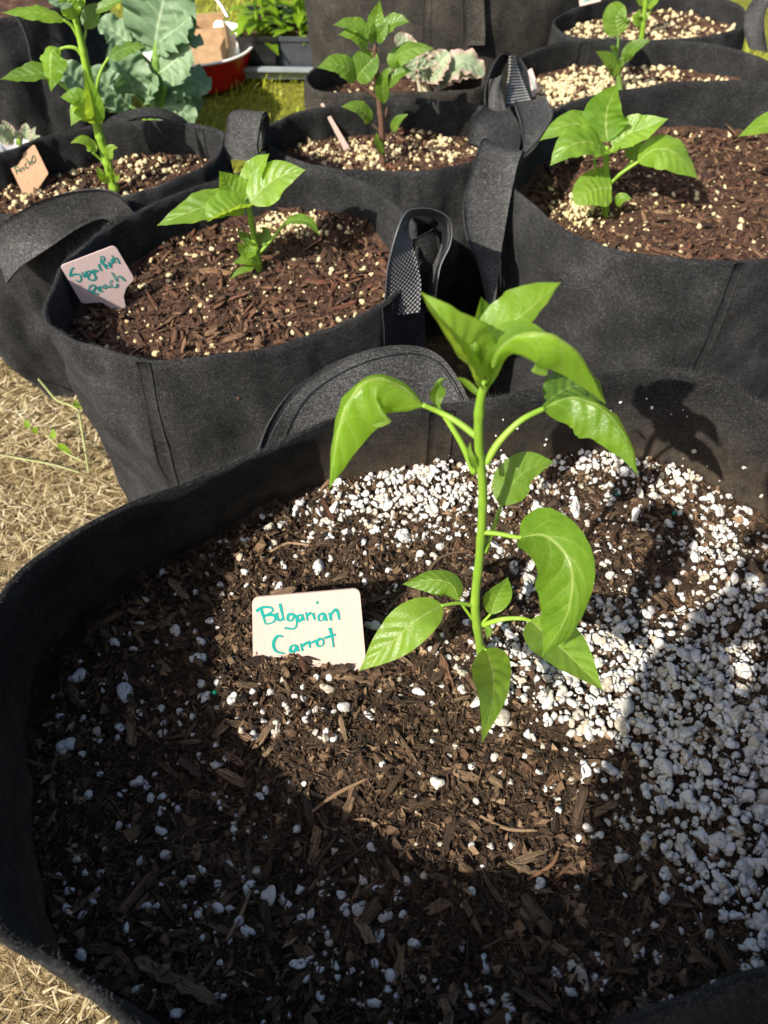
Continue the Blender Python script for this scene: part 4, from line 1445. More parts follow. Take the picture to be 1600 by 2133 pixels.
L([(922, 1260, -.006), (870, 1290, -.016), (815, 1338, -.024), (748, 1398, -.034)], 92, .7, (.05, 0, .2), fold=.22, wave=.05, pet=[(988, 1262, 0), (955, 1256, -.003)], pr=.0011)
L([(955, 1250, .004), (940, 1218, .010), (900, 1208, .012), (838, 1217, .012)], 66, .55, (0, 0, .5), fold=-.25, curl=-.3, wave=.05, pet=[(992, 1300, 0), (972, 1272, .002)], pr=.0010)
L([(1010, 1306, -.004), (1016, 1312, -.006), (1018, 1320, -.008), (1014, 1330, -.01)], 16, .6, fold=.3)

# --- bushy seedling beside the Sugar Rush Peach tag
b2 = PZ(540, 566, .236)
pl = Plant('pepper_plant', 'short bushy pepper seedling beside the Sugar Rush Peach tag', 'pepper plant', b2.y,
           [(541, 572), (538, 540), (530, 500), (522, 450), (516, 420)], [.0035, .0033, .003, .0026, .002])
L = pl.leaf
L([(512, 440, -.004), (460, 425, -.012), (400, 440, -.020), (327, 470, -.026)], 78, .45, (0, 0, .3), fold=.15, wave=.06)
L([(518, 432, -.010), (490, 436, -.020), (455, 450, -.030), (432, 462, -.034)], 86, .35, (0, .25, .3), fold=.55, curl=.3, wave=.05, prof='round')
L([(508, 424, .004), (492, 402, .006), (472, 380, .006), (457, 356, .002)], 66, .75, (.1, 0, 0), fold=.25, wave=.05)
L([(512, 405, .012), (524, 375, .016), (540, 348, .016), (561, 320, .012)], 60, .7, (-.3, 0, .2), fold=.2, wave=.06)
L([(522, 425, -.002), (545, 395, .002), (582, 368, .002), (636, 354, -.002)], 86, .7, (-.1, 0, .25), fold=.12, curl=-.2, wave=.04)
L([(592, 466, .004), (615, 458, .002), (645, 464, -.002), (666, 492, -.006)], 30, .3, (0, 0, .3), fold=.2, pet=[(538, 530, 0), (565, 500, .002)], pr=.0015)
L([(532, 505, -.002), (518, 500, -.002), (505, 492, -.002), (495, 478, -.002)], 26, .4, fold=.3, mat=M['leaf_dark'])
L([(534, 520, -.004), (522, 524, -.006), (506, 520, -.008), (494, 505, -.010)], 34, .5, fold=.2)
L([(538, 548, -.004), (522, 542, -.008), (505, 543, -.012), (484, 548, -.016)], 26, .5, fold=.2)
L([(534, 552, -.006), (515, 560, -.012), (498, 566, -.016), (478, 582, -.020)], 16, .5, fold=.2)
L([(540, 508, .004), (550, 495, .006), (552, 482, .008), (545, 472, .008)], 34, .6, fold=.3, mat=M['leaf_dark'])

# --- broad-leaved seedling in the wide bag
b3 = PZ(1262, 446, .226)
pl = Plant('pepper_plant', 'broad-leaved bright green pepper seedling in the wide bag of bark mix', 'pepper plant', b3.y,
           [(1262, 455), (1262, 420), (1264, 385), (1263, 345), (1264, 305)], [.0042, .004, .0036, .0032, .0024])
L = pl.leaf
L([(1266, 296, .004), (1262, 262, .012), (1266, 225, .014), (1286, 174, .010)], 100, .75, (-.15, 0, .1), fold=.30, wave=.06)
L([(1276, 308, .000), (1305, 280, .004), (1345, 266, .002), (1392, 247, -.002)], 68, .65, (0, 0, .2), fold=.22, wave=.07)
L([(1328, 338, -.004), (1362, 312, -.008), (1405, 318, -.016), (1454, 371, -.024)], 88, .55, (.1, 0, .3), fold=-.1, curl=-.2, wave=.05, pet=[(1266, 388, 0), (1290, 364, -.002)], pr=.0020)
L([(1250, 292, .004), (1218, 262, .008), (1175, 262, .006), (1124, 293, .0)], 62, .55, (0, 0, .3), fold=.1, wave=.06)
L([(1262, 312, -.008), (1228, 296, -.016), (1185, 305, -.024), (1146, 345, -.030)], 92, .45, (0, 0, .4), fold=.12, wave=.08)
L([(1274, 392, -.010), (1252, 392, -.014), (1222, 402, -.022), (1198, 425, -.030)], 84, .8, (0, 0, .2), fold=.10, prof='heart', wave=.03, pet=[(1262, 395, 0), (1270, 392, -.006)], pr=.0016)
L([(1282, 425, -.008), (1292, 415, -.012), (1302, 412, -.014), (1316, 414, -.016)], 26, .6, fold=.1)
L([(1268, 312, -.010), (1276, 318, -.016), (1284, 312, -.020), (1296, 298, -.022)], 44, .3, fold=.5)
L([(1318, 335, .012), (1322, 318, .018), (1330, 306, .02), (1342, 300, .02)], 40, .6, fold=.2, mat=M['leaf_dark'], pet=[(1264, 392, 0), (1290, 366, .006)], pr=.0016)
tube_obj('side_stem', [pl.p((1256, 392, -.004)), pl.p((1244, 365, -.006)), pl.p((1238, 330, -.008))], [.0018, .0016, .0014], M['stem'], pl.e, n=8)
# neighbour plant whose leaf reaches in from the right
b4 = PZ(1690, 400, .226)
pl = Plant('pepper_plant', 'pepper seedling at the far side of the wide bag, only a leaf tip showing', 'pepper plant', b4.y,
           [(1690, 410), (1688, 350), (1685, 300)], [.004, .0035, .0025])
pl.leaf([(1680, 268, .0), (1640, 252, -.006), (1590, 262, -.012), (1537, 285, -.018)], 62, .6, (0, 0, .3), fold=.15)
pl.leaf([(1690, 300, .0), (1720, 260, .006), (1770, 250, .004), (1820, 280, .0)], 70, .6, (0, 0, .3), fold=.15)
pl.leaf([(1688, 295, .0), (1695, 250, .012), (1700, 210, .016), (1715, 175, .012)], 70, .7, fold=.2)

# --- purple-stemmed plant
b5 = PZ(797, 338, .206)
pl = Plant('pepper_plant', 'purple-stemmed pepper plant with a tuft of leaves at its top', 'pepper plant', b5.y,
           [(798, 345), (795, 310), (795, 260), (789, 205), (786, 160), (780, 115), (783, 90)], [.0042, .004, .0036, .0032, .003, .0026, .002], 'leaf_dark', 'stem_purple')
L = pl.leaf
L([(784, 78, 0), (782, 50, .006), (786, 28, .008), (791, 0, .006)], 36, .8, fold=.3, wave=.06)
L([(776, 70, -.002), (750, 56, -.006), (722, 50, -.010), (694, 52, -.014)], 36, .6, (0, 0, .2), fold=.15, wave=.1)
L([(796, 66, -.002), (812, 52, -.004), (830, 44, -.008), (853, 46, -.012)], 40, .6, (0, 0, .2), fold=.2, wave=.08)
L([(764, 101, -.004), (752, 82, -.008), (732, 72, -.012), (705, 72, -.016)], 36, .6, (0, 0, .2), fold=.1, wave=.08, pet=[(781, 108, 0), (772, 104, -.002)], pr=.0013)
L([(782, 84, -.006), (774, 70, -.012), (760, 60, -.014), (742, 44, -.014)], 34, .7, fold=.3, wave=.1)
L([(784, 86, -.006), (792, 72, -.010), (800, 60, -.010), (806, 42, -.006)], 30, .7, fold=.3, wave=.1)
L([(741, 168, -.004), (725, 146, -.010), (698, 134, -.014), (660, 141, -.020)], 52, .6, (0, 0, .2), fold=.12, wave=.05, pet=[(789, 207, 0), (765, 186, -.002)], pr=.0016)
L([(742, 166, -.002), (752, 150, -.002), (768, 132, -.002), (786, 112, -.002)], 64, .75, (-.1, 0, 0), fold=.35, wave=.05, prof='broad')
L([(820, 146, -.004), (826, 118, -.008), (860, 102, -.012), (904, 100, -.016)], 52, .5, (0, 0, .2), fold=-.15, wave=.06, pet=[(791, 190, 0), (806, 168, -.002)], pr=.0014)
L([(806, 176, -.004), (822, 158, -.008), (838, 150, -.010), (858, 148, -.012)], 44, .55, (0, 0, .2), fold=.2, wave=.08)
L([(800, 215, -.004), (796, 185, -.006), (800, 160, -.008), (810, 138, -.008)], 32, .7, fold=.3, wave=.05)
L([(770, 256, -.002), (762, 238, -.006), (742, 224, -.010), (710, 222, -.014)], 36, .6, (0, 0, .2), fold=.2, wave=.06, pet=[(793, 275, 0), (782, 264, -.001)], pr=.0012)
L([(818, 274, -.002), (824, 260, -.004), (834, 248, -.006), (851, 237, -.008)], 22, .6, fold=.4, pet=[(795, 300, 0), (808, 286, -.001)], pr=.0010)
L([(797, 322, -.004), (790, 305, -.006), (785, 290, -.008), (784, 274, -.008)], 18, .6, fold=.3)
tube_obj('side_shoot', [pl.p((795, 262)), pl.p((803, 240, .002)), pl.p((808, 216, .004))], [.0016, .0013, .001], M['stem_purple'], pl.e, n=8)

# --- tall leaning plant beside the Ancho tag
b6 = PZ(238, 392, .226)
pl = Plant('pepper_plant', 'tall leaning pepper plant growing beside the Ancho tag', 'pepper plant', b6.y,
           [(240, 398), (228, 355), (214, 305), (200, 250), (186, 170), (172, 100), (160, 50), (150, 0), (146, -30)], [.0055, .005, .005, .0048, .0044, .0038, .0032, .0028, .002], 'leaf', 'stem')
L = pl.leaf
L([(118, 166, -.006), (90, 152, -.014), (50, 158, -.022), (0, 165, -.030)], 52, .45, (0, 0, .3), fold=.25, wave=.06, mat=M['leaf_dark'], pet=[(182, 240, 0), (150, 196, -.003), (128, 176, -.005)], pr=.0018)
L([(135, 42, -.004), (95, 28, -.010), (50, 24, -.014), (4, 26, -.018)], 40, .5, (0, 0, .3), fold=-.15, wave=.10, pet=[(164, 78, 0), (150, 54, -.002)], pr=.0018)
L([(126, 102, -.006), (110, 104, -.012), (104, 130, -.020), (106, 190, -.026)], 66, .5, (-.2, 0, .2), fold=-.4, wave=.10, pet=[(174, 120, 0), (160, 102, -.002), (142, 98, -.004)], pr=.0018)
L([(198, 258, -.010), (196, 230, -.018), (188, 190, -.022), (178, 146, -.022)], 46, .7, (.1, 0, 0), fold=.5, wave=.08)
L([(188, 240, -.012), (172, 222, -.018), (158, 205, -.020), (126, 202, -.022)], 52, .6, fold=.3, wave=.1)
L([(195, 250, -.006), (178, 232, -.010), (166, 222, -.014), (148, 262, -.022)], 44, .6, fold=-.2, wave=.1)
L([(226, 120, .004), (250, 104, .004), (285, 96, .000), (306, 98, -.004)], 44, .45, (0, 0, .2), fold=-.2, wave=.12, mat=M['leaf_dark'], pet=[(200, 190, 0), (206, 160, .002), (216, 136, .004)], pr=.0015)
L([(178, 60, .006), (185, 40, .010), (196, 22, .012), (220, 12, .012)], 40, .6, fold=-.2, wave=.06, mat=M['leaf_dark'], pet=[(172, 92, 0), (178, 72, .003)], pr=.0013)
L([(192, 24, .010), (215, 16, .010), (240, 4, .008), (268, -6, .004)], 28, .5, fold=.3, mat=M['leaf_dark'])
L([(156, 40, -.004), (146, 16, -.006), (138, -6, -.006), (130, -30, -.004)], 44, .7, fold=.3, wave=.12)
L([(152, 20, .004), (160, 0, .008), (168, -20, .008), (178, -40, .006)], 40, .7, fold=.3, wave=.12)
L([(150, 10, -.006), (122, 0, -.010), (100, -12, -.012), (80, -30, -.012)], 40, .5, fold=.2, wave=.1, mat=M['leaf_broccoli'])
L([(193, 318, -.004), (188, 302, -.010), (170, 292, -.014), (146, 298, -.020)], 26, .5, fold=.2, wave=.1, pet=[(218, 340, 0), (206, 328, -.002)], pr=.0015)
L([(226, 330, -.004), (228, 318, -.006), (234, 308, -.006), (246, 308, -.006)], 24, .6, fold=.3)
L([(230, 378, -.008), (216, 372, -.012), (208, 360, -.014), (202, 346, -.014)], 22, .6, fold=.4)
L([(236, 375, -.006), (232, 362, -.008), (228, 350, -.010), (230, 338, -.010)], 16, .6, fold=.4)
L([(240, 378, -.008), (244, 372, -.010), (247, 368, -.010), (250, 362, -.010)], 10, .6, fold=.3)

# --- spindly seedling behind the wide bag, thin seedling furthest back
b7 = PZ(1292, 190, .20)
pl = Plant('pepper_plant', 'spindly seedling with four small leaves behind the wide bag', 'pepper plant', b7.y,
           [(1293, 200), (1290, 170), (1284, 130), (1286, 105)], [.0045, .004, .0032, .002], 'leaf_dark', 'stem_dark')
L = pl.leaf
L([(1289, 72, 0), (1284, 48, .004), (1286, 30, .006), (1302, 12, .004)], 58, .75, fold=.25, prof='broad', pet=[(1286, 108, 0), (1288, 88, 0)], pr=.0016)
L([(1279, 160, -.004), (1278, 140, -.006), (1262, 122, -.010), (1241, 106, -.014)], 34, .6, fold=.2)
L([(1306, 128, -.002), (1310, 110, -.006), (1328, 95, -.010), (1356, 83, -.014)], 30, .6, fold=.3, pet=[(1288, 152, 0), (1298, 138, -.001)], pr=.0013)
L([(1286, 112, -.006), (1280, 106, -.010), (1276, 100, -.012), (1270, 96, -.012)], 20, .6, fold=.3)
L([(1290, 138, -.006), (1294, 130, -.010), (1296, 122, -.010), (1300, 126, -.012)], 16, .6, fold=.3)
b8 = PZ(1336, 80, .19)
pl = Plant('pepper_plant', 'thin upright seedling in the bag furthest back', 'pepper plant', b8.y,
           [(1336, 85), (1340, 50), (1345, 0), (1348, -40)], [.0045, .0042, .0036, .003], 'leaf', 'stem')
L = pl.leaf
L([(1336, 50, -.002), (1328, 40, -.006), (1330, 28, -.008), (1334, 18, -.008)], 22, .7, fold=.2)
L([(1350, 18, -.002), (1358, 8, -.004), (1368, 0, -.006), (1374, -10, -.008)], 16, .6, fold=.3)
L([(1342, 10, 0), (1335, 0, -.002), (1330, -12, -.004), (1328, -30, -.004)], 22, .6, fold=.3)
L([(1346, 2, 0), (1352, -15, .002), (1360, -30, .004), (1372, -45, .004)], 30, .6, fold=.3)
tube_obj('side_shoot', [pl.p((1336, 62)), pl.p((1325, 50, -.002)), pl.p((1318, 32, -.004))], [.0022, .0018, .0014], M['stem'], pl.e, n=8)
tube_obj('side_shoot', [pl.p((1341, 45)), pl.p((1354, 25, .002)), pl.p((1360, 0, .004))], [.0022, .0018, .0014], M['stem'], pl.e, n=8)

# ------------------------------------------------------------------ things behind the bags
# broccoli with large blue-green leaves
pl = Plant('broccoli_plant', 'broccoli plant with big blue-green leaves in front of the red tub', 'broccoli plant', 1.17,
           [(316, 450), (318, 330), (322, 240), (328, 190), (326, 130), (330, 90)], [.010, .010, .009, .008, .007, .005], 'leaf_broccoli', 'stem_dark')
L = pl.leaf
kw = dict(prof='broad', wave=.24, nw=4.0)
L([(322, 100, 0), (328, 55, .004), (338, 10, .01), (352, -60, .02)], 150, .9, fold=.12, **kw)
L([(322, 100, .0), (345, 76, -.006), (370, 58, -.010), (398, 34, -.012)], 74, .5, (0, 0, .2), fold=-.2, **kw)
L([(322, 104, .004), (305, 80, .010), (288, 60, .012), (268, 50, .012)], 70, .6, fold=.2, **kw)
L([(332, 152, -.006), (352, 136, -.012), (374, 118, -.016), (398, 100, -.018)], 84, .8, (.1, 0, .1), fold=.12, pet=[(326, 190, 0), (328, 168, -.003)], pr=.003, **kw)
L([(345, 122, .0), (372, 98, .004), (400, 86, .004), (424, 94, .0)], 50, .3, fold=.1, **kw)
L([(282, 196, -.010), (266, 158, -.020), (246, 130, -.026), (220, 122, -.030)], 100, .55, (-.2, 0, .2), fold=.2, curl=.3, pet=[(320, 235, 0), (300, 215, -.005)], pr=.003, **kw)
L([(334, 196, .004), (365, 172, .010), (402, 166, .012), (440, 186, .010)], 84, .45, fold=-.15, pet=[(324, 215, 0), (328, 205, .002)], pr=.003, **kw)
L([(322, 236, .0), (352, 222, -.006), (380, 232, -.010), (404, 258, -.014)], 66, .7, fold=.1, **kw)
L([(360, 225, .02), (385, 215, .03), (405, 216, .03), (420, 228, .03)], 50, .7, fold=.1, **kw)
L([(272, 222, -.004), (242, 195, -.010), (214, 170, -.012), (184, 145, -.012)], 74, .6, fold=.15, pet=[(320, 245, 0), (296, 235, -.002)], pr=.003, **kw)
L([(296, 116, .01), (262, 84, .02), (232, 62, .024), (202, 50, .02)], 70, .55, fold=.2, pet=[(326, 150, 0), (310, 130, .006)], pr=.003, **kw)
L([(198, 205, .0), (170, 178, -.004), (146, 156, -.008), (122, 134, -.010)], 72, .6, fold=.25, curl=.2, **kw)
L([(300, 205, -.012), (312, 180, -.022), (318, 165, -.026), (318, 152, -.028)], 56, .6, fold=.3, curl=.3, **kw)
L([(250, 230, .01), (232, 212, .012), (215, 205, .014), (196, 214, .014)], 48, .5, fold=.2, **kw)
L([(345, 215, .012), (352, 198, .014), (362, 188, .016), (378, 196, .016)], 40, .5, fold=.2, **kw)
for (a, b, c) in [((300, 330), (304, 240), (298, 195)), ((335, 330), (334, 240), (344, 180)), ((280, 330), (272, 250), (255, 220))]:
    tube_obj('side_stem', [pl.p(a), pl.p(b), pl.p(c)], [.006, .005, .004], M['stem'], pl.e, n=8)

# kale with pink edges
b9 = PZ(889, 212, .198)
pl = Plant('kale_plant', 'pale kale plant with frilled pink-edged leaves in the low bag', 'kale plant', b9.y, [(889, 220), (891, 190), (893, 165)], [.006, .0055, .004], 'leaf_kale', 'stem_pale')
L = pl.leaf
kw = dict(prof='broad', wave=.34, nw=5.0)
L([(893, 168, -.004), (890, 150, -.010), (884, 136, -.012), (872, 120, -.012)], 52, .7, fold=.3, **kw)
L([(895, 166, -.006), (905, 145, -.012), (918, 128, -.014), (935, 108, -.012)], 52, .7, fold=.3, **kw)
L([(892, 160, .004), (895, 138, .008), (900, 120, .010), (905, 104, .010)], 50, .8, fold=.3, **kw)
L([(892, 166, -.010), (884, 158, -.018), (876, 150, -.020), (874, 138, -.020)], 36, .6, fold=.4, **kw)
L([(896, 166, -.010), (908, 160, -.018), (918, 150, -.020), (926, 140, -.020)], 36, .6, fold=.4, **kw)
L([(920, 176, -.004), (936, 148, -.008), (968, 128, -.012), (1010, 156, -.016)], 60, .5, (0, 0, .2), fold=.1, prof='broad', wave=.2, nw=4, pet=[(896, 212, 0), (908, 192, -.002)], pr=.004)
L([(922, 172, -.004), (944, 158, -.012), (972, 150, -.016), (996, 158, -.018)], 34, .6, fold=.2, **kw)
L([(872, 166, .002), (862, 142, .004), (856, 126, .006), (848, 112, .006)], 44, .7, fold=.2, prof='broad', wave=.15, pet=[(884, 212, 0), (876, 188, .001)], pr=.0035)
L([(868, 130, .020), (852, 104, .026), (838, 88, .03), (824, 72, .03)], 44, .7, fold=.2, prof='broad', wave=.12)
L([(916, 182, -.008), (926, 172, -.012), (932, 160, -.014), (930, 142, -.012)], 22, .6, fold=.4, **kw)


# red oval tub with white inside and two kraft boxes
def simple(name, col, rough=0.5, spec=0.5, metallic=0.0, bumpy=None):
    m = NT(name)
    if bumpy:
        nz = m.noise(m.coord('Object'), bumpy, 3)
        c = m.ramp(nz, [(0.3, tuple(x * .8 for x in col)), (0.7, tuple(min(1, x * 1.15) for x in col))])
        m.set(Base_Color=c)
    else:
        m.set(Base_Color=(*col, 1))
    m.set(Roughness=rough, Specular_IOR_Level=spec, Metallic=metallic)
    return m.m


M['red'] = simple('red_enamel', (0.50, 0.008, 0.008), 0.25, 0.5, bumpy=20)
M['white_enamel'] = simple('white_enamel', (0.75, 0.72, 0.68), 0.25)
M['kraft'] = simple('kraft_cardboard', (0.45, 0.29, 0.16), 0.8, 0.2, bumpy=90)
M['wire'] = simple('steel_wire', (0.6, 0.6, 0.6), 0.3, 0.5, 1.0)
M['pot_black'] = simple('black_plastic', (0.012, 0.012, 0.013), 0.4, 0.5, bumpy=60)
M['pot_grey'] = simple('grey_plastic', (0.055, 0.06, 0.07), 0.45, 0.5, bumpy=40)
M['tray_plastic'] = simple('pale_grey_tray', (0.26, 0.29, 0.31), 0.35, 0.5, bumpy=30)
M['white_plastic'] = simple('white_plastic', (0.42, 0.42, 0.43), 0.5, 0.4, bumpy=30)


def shell(name, rings, mat, parent, n=48, cx=0, cy=0, sx=1, sy=1, sq=2.0, cap=True):
    """a turned (or squarish, sq > 2) vessel from (radius, z) rings"""
    th = np.linspace(0, 2 * np.pi, n, endpoint=False)
    ct, st = np.cos(th), np.sin(th)
    e = 2.0 / sq
    X = np.sign(ct) * np.abs(ct) ** e; Yv = np.sign(st) * np.abs(st) ** e
    V = np.array([[(cx + r * sx * X[j], cy + r * sy * Yv[j], z) for (r, z) in rings] for j in range(n)]).reshape(-1, 3)
    F = [grid_faces(n, len(rings), True)]
    T = []
    if cap:
        V = np.vstack([V, [[cx, cy, rings[0][1]], [cx, cy, rings[-1][1]]]])
        k = len(rings); j = np.arange(n); j2 = (j + 1) % n
        T = np.vstack([np.stack([j * k, np.full(n, len(V) - 2), j2 * k], 1), np.stack([j * k + k - 1, j2 * k + k - 1, np.full(n, len(V) - 1)], 1)])
    return link(name, fastmesh(name, V, [F[0], T] if cap else F[0], smooth=sq < 3), mat, parent)


tub = thing('red_tub', 'red enamel tub with white inside holding kraft boxes, on the lawn', 'tub')
tx, ty = -.44, 1.785
shell('body', [(.88, .004), (.93, .03), (1.0, .063)], M['red'], tub, 64, tx, ty, .165, .125, 2.3, cap=False)
shell('rim', [(1.0, .0631), (1.028, .0645), (1.028, .068), (.995, .068), (.975, .060)], M['white_enamel'], tub, 64, tx, ty, .165, .125, 2.3, cap=False)
shell('liner', [(.975, .062), (.93, .03), (.86, .010), (.02, .0095)], M['white_enamel'], tub, 64, tx, ty, .165, .125, 2.3, cap=False)
tube_obj('wire_handle', [(tx + .10, ty + .11, .075), (tx + .06, ty + .14, .115), (tx - .02, ty + .15, .125), (tx - .10, ty + .11, .075)], [.003, .003], M['wire'], tub, n=8, sm=10)


def boxmesh(name, c, sx, sy, z0, z1, rz, mat, parent=None, taper=1.0, open_top=False, wall=0.002):
    s = [(-1, -1), (1, -1), (1, 1), (-1, 1)]
    cr, sr = math.cos(rz), math.sin(rz)

    def ring(k, z, d=0.0):
        return [(c[0] + (x * (sx * k / 2 - d)) * cr - (y * (sy * k / 2 - d)) * sr, c[1] + (x * (sx * k / 2 - d)) * sr + (y * (sy * k / 2 - d)) * cr, z) for (x, y) in s]
    if open_top:
        V = ring(taper, z0) + ring(1, z1) + ring(1, z1, wall) + ring(taper, z0 + wall, wall)
        F = [[3, 2, 1, 0]] + [[a * 4 + i, a * 4 + (i + 1) % 4, (a + 1) * 4 + (i + 1) % 4, (a + 1) * 4 + i] for a in range(3) for i in range(4)] + [[12, 13, 14, 15]]
    else:
        V = ring(taper, z0) + ring(1, z1)
        F = [[3, 2, 1, 0], [4, 5, 6, 7]] + [[i, (i + 1) % 4, (i + 1) % 4 + 4, i + 4] for i in range(4)]
    me = bpy.data.meshes.new(name)
    me.from_pydata(V, [], F)
    me.update()
    return link(name, me, mat, parent)


for (px, py, rz, lab) in [(433, 98, -.05, 'kraft cardboard box nearest the lip of the red tub'), (436, 62, .25, 'folded kraft cardboard box further back in the red tub')]:
    p = PZ(px, py, .06)
    bx = thing('kraft_box', lab, 'box', 'kraft boxes in the red tub')
    boxmesh('carton', (p.x, p.y), .066, .055, .012, .072, rz, M['kraft'], bx, 1.0, True, .0015)
    fl = boxmesh('flap', (p.x, p.y + .03), .060, .004, .070, .082, rz, M['kraft'], bx)

# seed tray with square pots and bushy seedlings
tray = thing('seed_tray', 'shallow grey seed tray of square pots standing on the lawn', 'seed tray')
tc = PZ(572, 166, 0)
TY = tc.y + .115
TX0, TX1 = PZ(486, 166, 0).x, PZ(486, 166, 0).x + .40
tcx = (TX0 + TX1) / 2
boxmesh('base', (tcx, TY), .40, .27, .006, .030, -.03, M['tray_plastic'], tray, .95, True, .003)
boxmesh('lip', (tcx, TY - .139), .41, .012, .026, .032, -.03, M['tray_plastic'], tray)


def square_pot(cx, cy, mat, lab, grp='square pots in the seed tray'):
    e = thing('nursery_pot', lab, 'plant pot', grp)
    boxmesh('body', (cx, cy), .082, .082, .0105, .085, -.03, M[mat], e, .78, True, .002)
    boxmesh('rim', (cx, cy - .0415), .086, .004, .079, .087, -.03, M[mat], e)
    boxmesh('soil', (cx, cy), .072, .072, .055, .076, -.03, M['soil_red'], e)
    return e


def seedling(cx, cy, lab, seed, hgt=.22):
    r = np.random.default_rng(seed)
    e = thing('seedling', lab, 'seedling', 'bushy seedlings in the seed tray')
    lean = r.normal(0, .012, 2)
    S = [(cx, cy, .07), (cx + lean[0] * .5, cy + lean[1] * .5, .07 + hgt * .5), (cx + lean[0], cy + lean[1], .07 + hgt)]
    tube_obj('stem', S, [.004, .0035, .002], M['stem'], e, n=8)
    C = catmull(S, 40)
    for k in range(64):
        t = 0.03 + 0.97 * (k / 63.0)
        b = C[int(t * 39)]
        a = k * 2.4 + r.normal(0, .35)
        ln = (.062 - .022 * t) * r.uniform(.75, 1.25)
        el = r.uniform(-.1, .55) + .35 * t
        d = np.array([math.cos(a) * math.cos(el), math.sin(a) * math.cos(el), math.sin(el)])
        dr = np.array([0, 0, -1.0])
        pts = [b + d * ln * .2, b + d * ln * .55 + dr * ln * .02, b + d * ln * .8 + dr * ln * .12, b + d * ln + dr * ln * .26]
        link('leaf', leaf_mesh([Vector(p) for p in pts], ln * r.uniform(.34, .46), (0, 0, 1.0) - d * .4, r.uniform(0, .35), .08, 'pepper', seed=k, nu=8, nv=5), M['leaf_seedling'], e)


k = 0
near = ['beside the red tub', 'in the lit grey pot', 'against the big tall bag']
for i, px in enumerate((522, 599, 668)):
    p = PZ(px, 128, .05)
    for j in range(2):
        cx, cy = tcx - .40 / 2 + .062 + i * .088, TY - .085 + j * .10
        row = 'front row' if j == 0 else 'back row'
        spot = ('beside the red tub', 'at the middle', 'against the big tall bag')[i]
        square_pot(cx, cy, 'pot_grey' if (i == 1 and j == 0) else 'pot_black', ('lit grey' if (i == 1 and j == 0) else 'black') + ' square nursery pot %s of the tray, %s' % (spot if i == 1 else '', row) if i == 1 else 'black square nursery pot %s, %s of the tray' % (spot, row))
        seedling(cx, cy, 'bushy yellow-green seedling %s, %s of the tray' % (spot if i != 1 else 'in the middle pot', row), 900 + k, .20 + .02 * ((i + j) % 3))
        k += 1

# small white pot with a fleshy rosette behind the leaning plant's bag
sp = thing('nursery_pot', 'whitish pot with pale fleshy leaves tucked between two felt bags', 'plant pot')
c = PY(38, 318, .985)
shell('body', [(.030, .001), (.040, c.z - .01), (.043, c.z), (.039, c.z), (.037, c.z - .015)], M['white_plastic'], sp, 28, c.x, c.y)
pl2 = Plant('succulent', 'pale green fleshy-leaved plant in the whitish pot', 'plant', .985, [(40, 300), (42, 285)], [.004, .003], 'leaf_kale', 'stem')
for q in [((52, 290), (54, 275, -.004), (54, 264, -.004), (55, 256, -.002), 26), ((58, 290), (66, 280, -.006), (70, 272, -.006), (74, 264, -.006), 12), ((60, 292), (70, 288, -.008), (78, 286, -.01), (84, 282, -.01), 14),
          ((30, 290), (18, 282, -.006), (8, 272, -.01), (0, 258, -.01), 24), ((28, 292), (14, 292, -.01), (4, 290, -.012), (-8, 286, -.014), 24), ((34, 288), (22, 274, .002), (14, 264, .002), (4, 250, .002), 22),
          ((45, 290), (38, 282, -.006), (32, 276, -.008), (26, 272, -.008), 14)]:
    pl2.leaf(list(q[:4]), q[4], .7, fold=.25, prof='slim', wave=.06)

# creeping weed on the straw beside the bags
wd = thing('creeping_weed', 'thin green creeping weed on the straw beside the black bags', 'weed')
M['weed'] = stem_mat('weed_stem', (0.22, 0.25, 0.08), (0.36, 0.37, 0.17))


def wp(lst):
    return [PZ(a, b, z) for (a, b, z) in lst]


tube_obj('stem', wp([(185, 985, .004), (176, 930, .030), (168, 880, .045), (163, 853, .05)]), [.0013, .0012, .0010], M['weed'], wd, n=8)
tube_obj('stem', wp([(163, 855, .05), (148, 845, .05), (118, 833, .045), (93, 805, .04), (68, 775, .03), (46, 750, .02)]), [.0014, .0013, .0010], M['weed'], wd, n=8)
tube_obj('stem', wp([(-20, 944, .012), (30, 953, .012), (68, 960, .012), (110, 968, .010), (168, 985, .004)]), [.0009, .0011, .0009], M['weed'], wd, n=8)
tube_obj('stem', wp([(172, 960, .008), (140, 945, .012), (110, 920, .015), (95, 905, .02)]), [.0012, .001], M['weed'], wd, n=6)
for (a, b) in [((36, 752), (22, 742)), ((46, 748), (50, 736)), ((30, 762), (14, 768)), ((18, 735), (2, 728)), ((166, 850), (172, 832)), ((162, 850), (156, 832)), ((168, 852), (184, 846)), ((110, 915), (112, 892)), ((60, 892), (52, 872)), ((70, 890), (78, 905)), ((120, 925), (150, 945))]:
    A, B = PZ(a[0], a[1], .03), PZ(b[0], b[1], .04)
    link('leaf', leaf_mesh([A, A.lerp(B, .4), A.lerp(B, .75), B], .008, (0, -.3, 1), .2, .05, 'pepper', nu=8, nv=5), M['leaf_seedling'], wd)

# ------------------------------------------------------------------ the photographer, kneeling behind the near bag, whose shadow falls across it
def skin_obj(name, pts, edges, rad, mat, parent, sub=2, root=0):
    me = bpy.data.meshes.new(name)
    me.from_pydata([tuple(p) for p in pts], edges, [])
    o = link(name, me, None, parent)
    md = o.modifiers.new('Skin', 'SKIN')
    md.use_smooth_shade = True
    for i, r in enumerate(rad):
        r2 = r if hasattr(r, '__len__') else (r, r)
        me.skin_vertices[0].data[i].radius = r2
        me.skin_vertices[0].data[i].use_root = (i == root)
    sb = o.modifiers.new('Subdivision', 'SUBSURF')
    sb.levels = sb.render_levels = sub
    me.materials.append(mat)
    return o


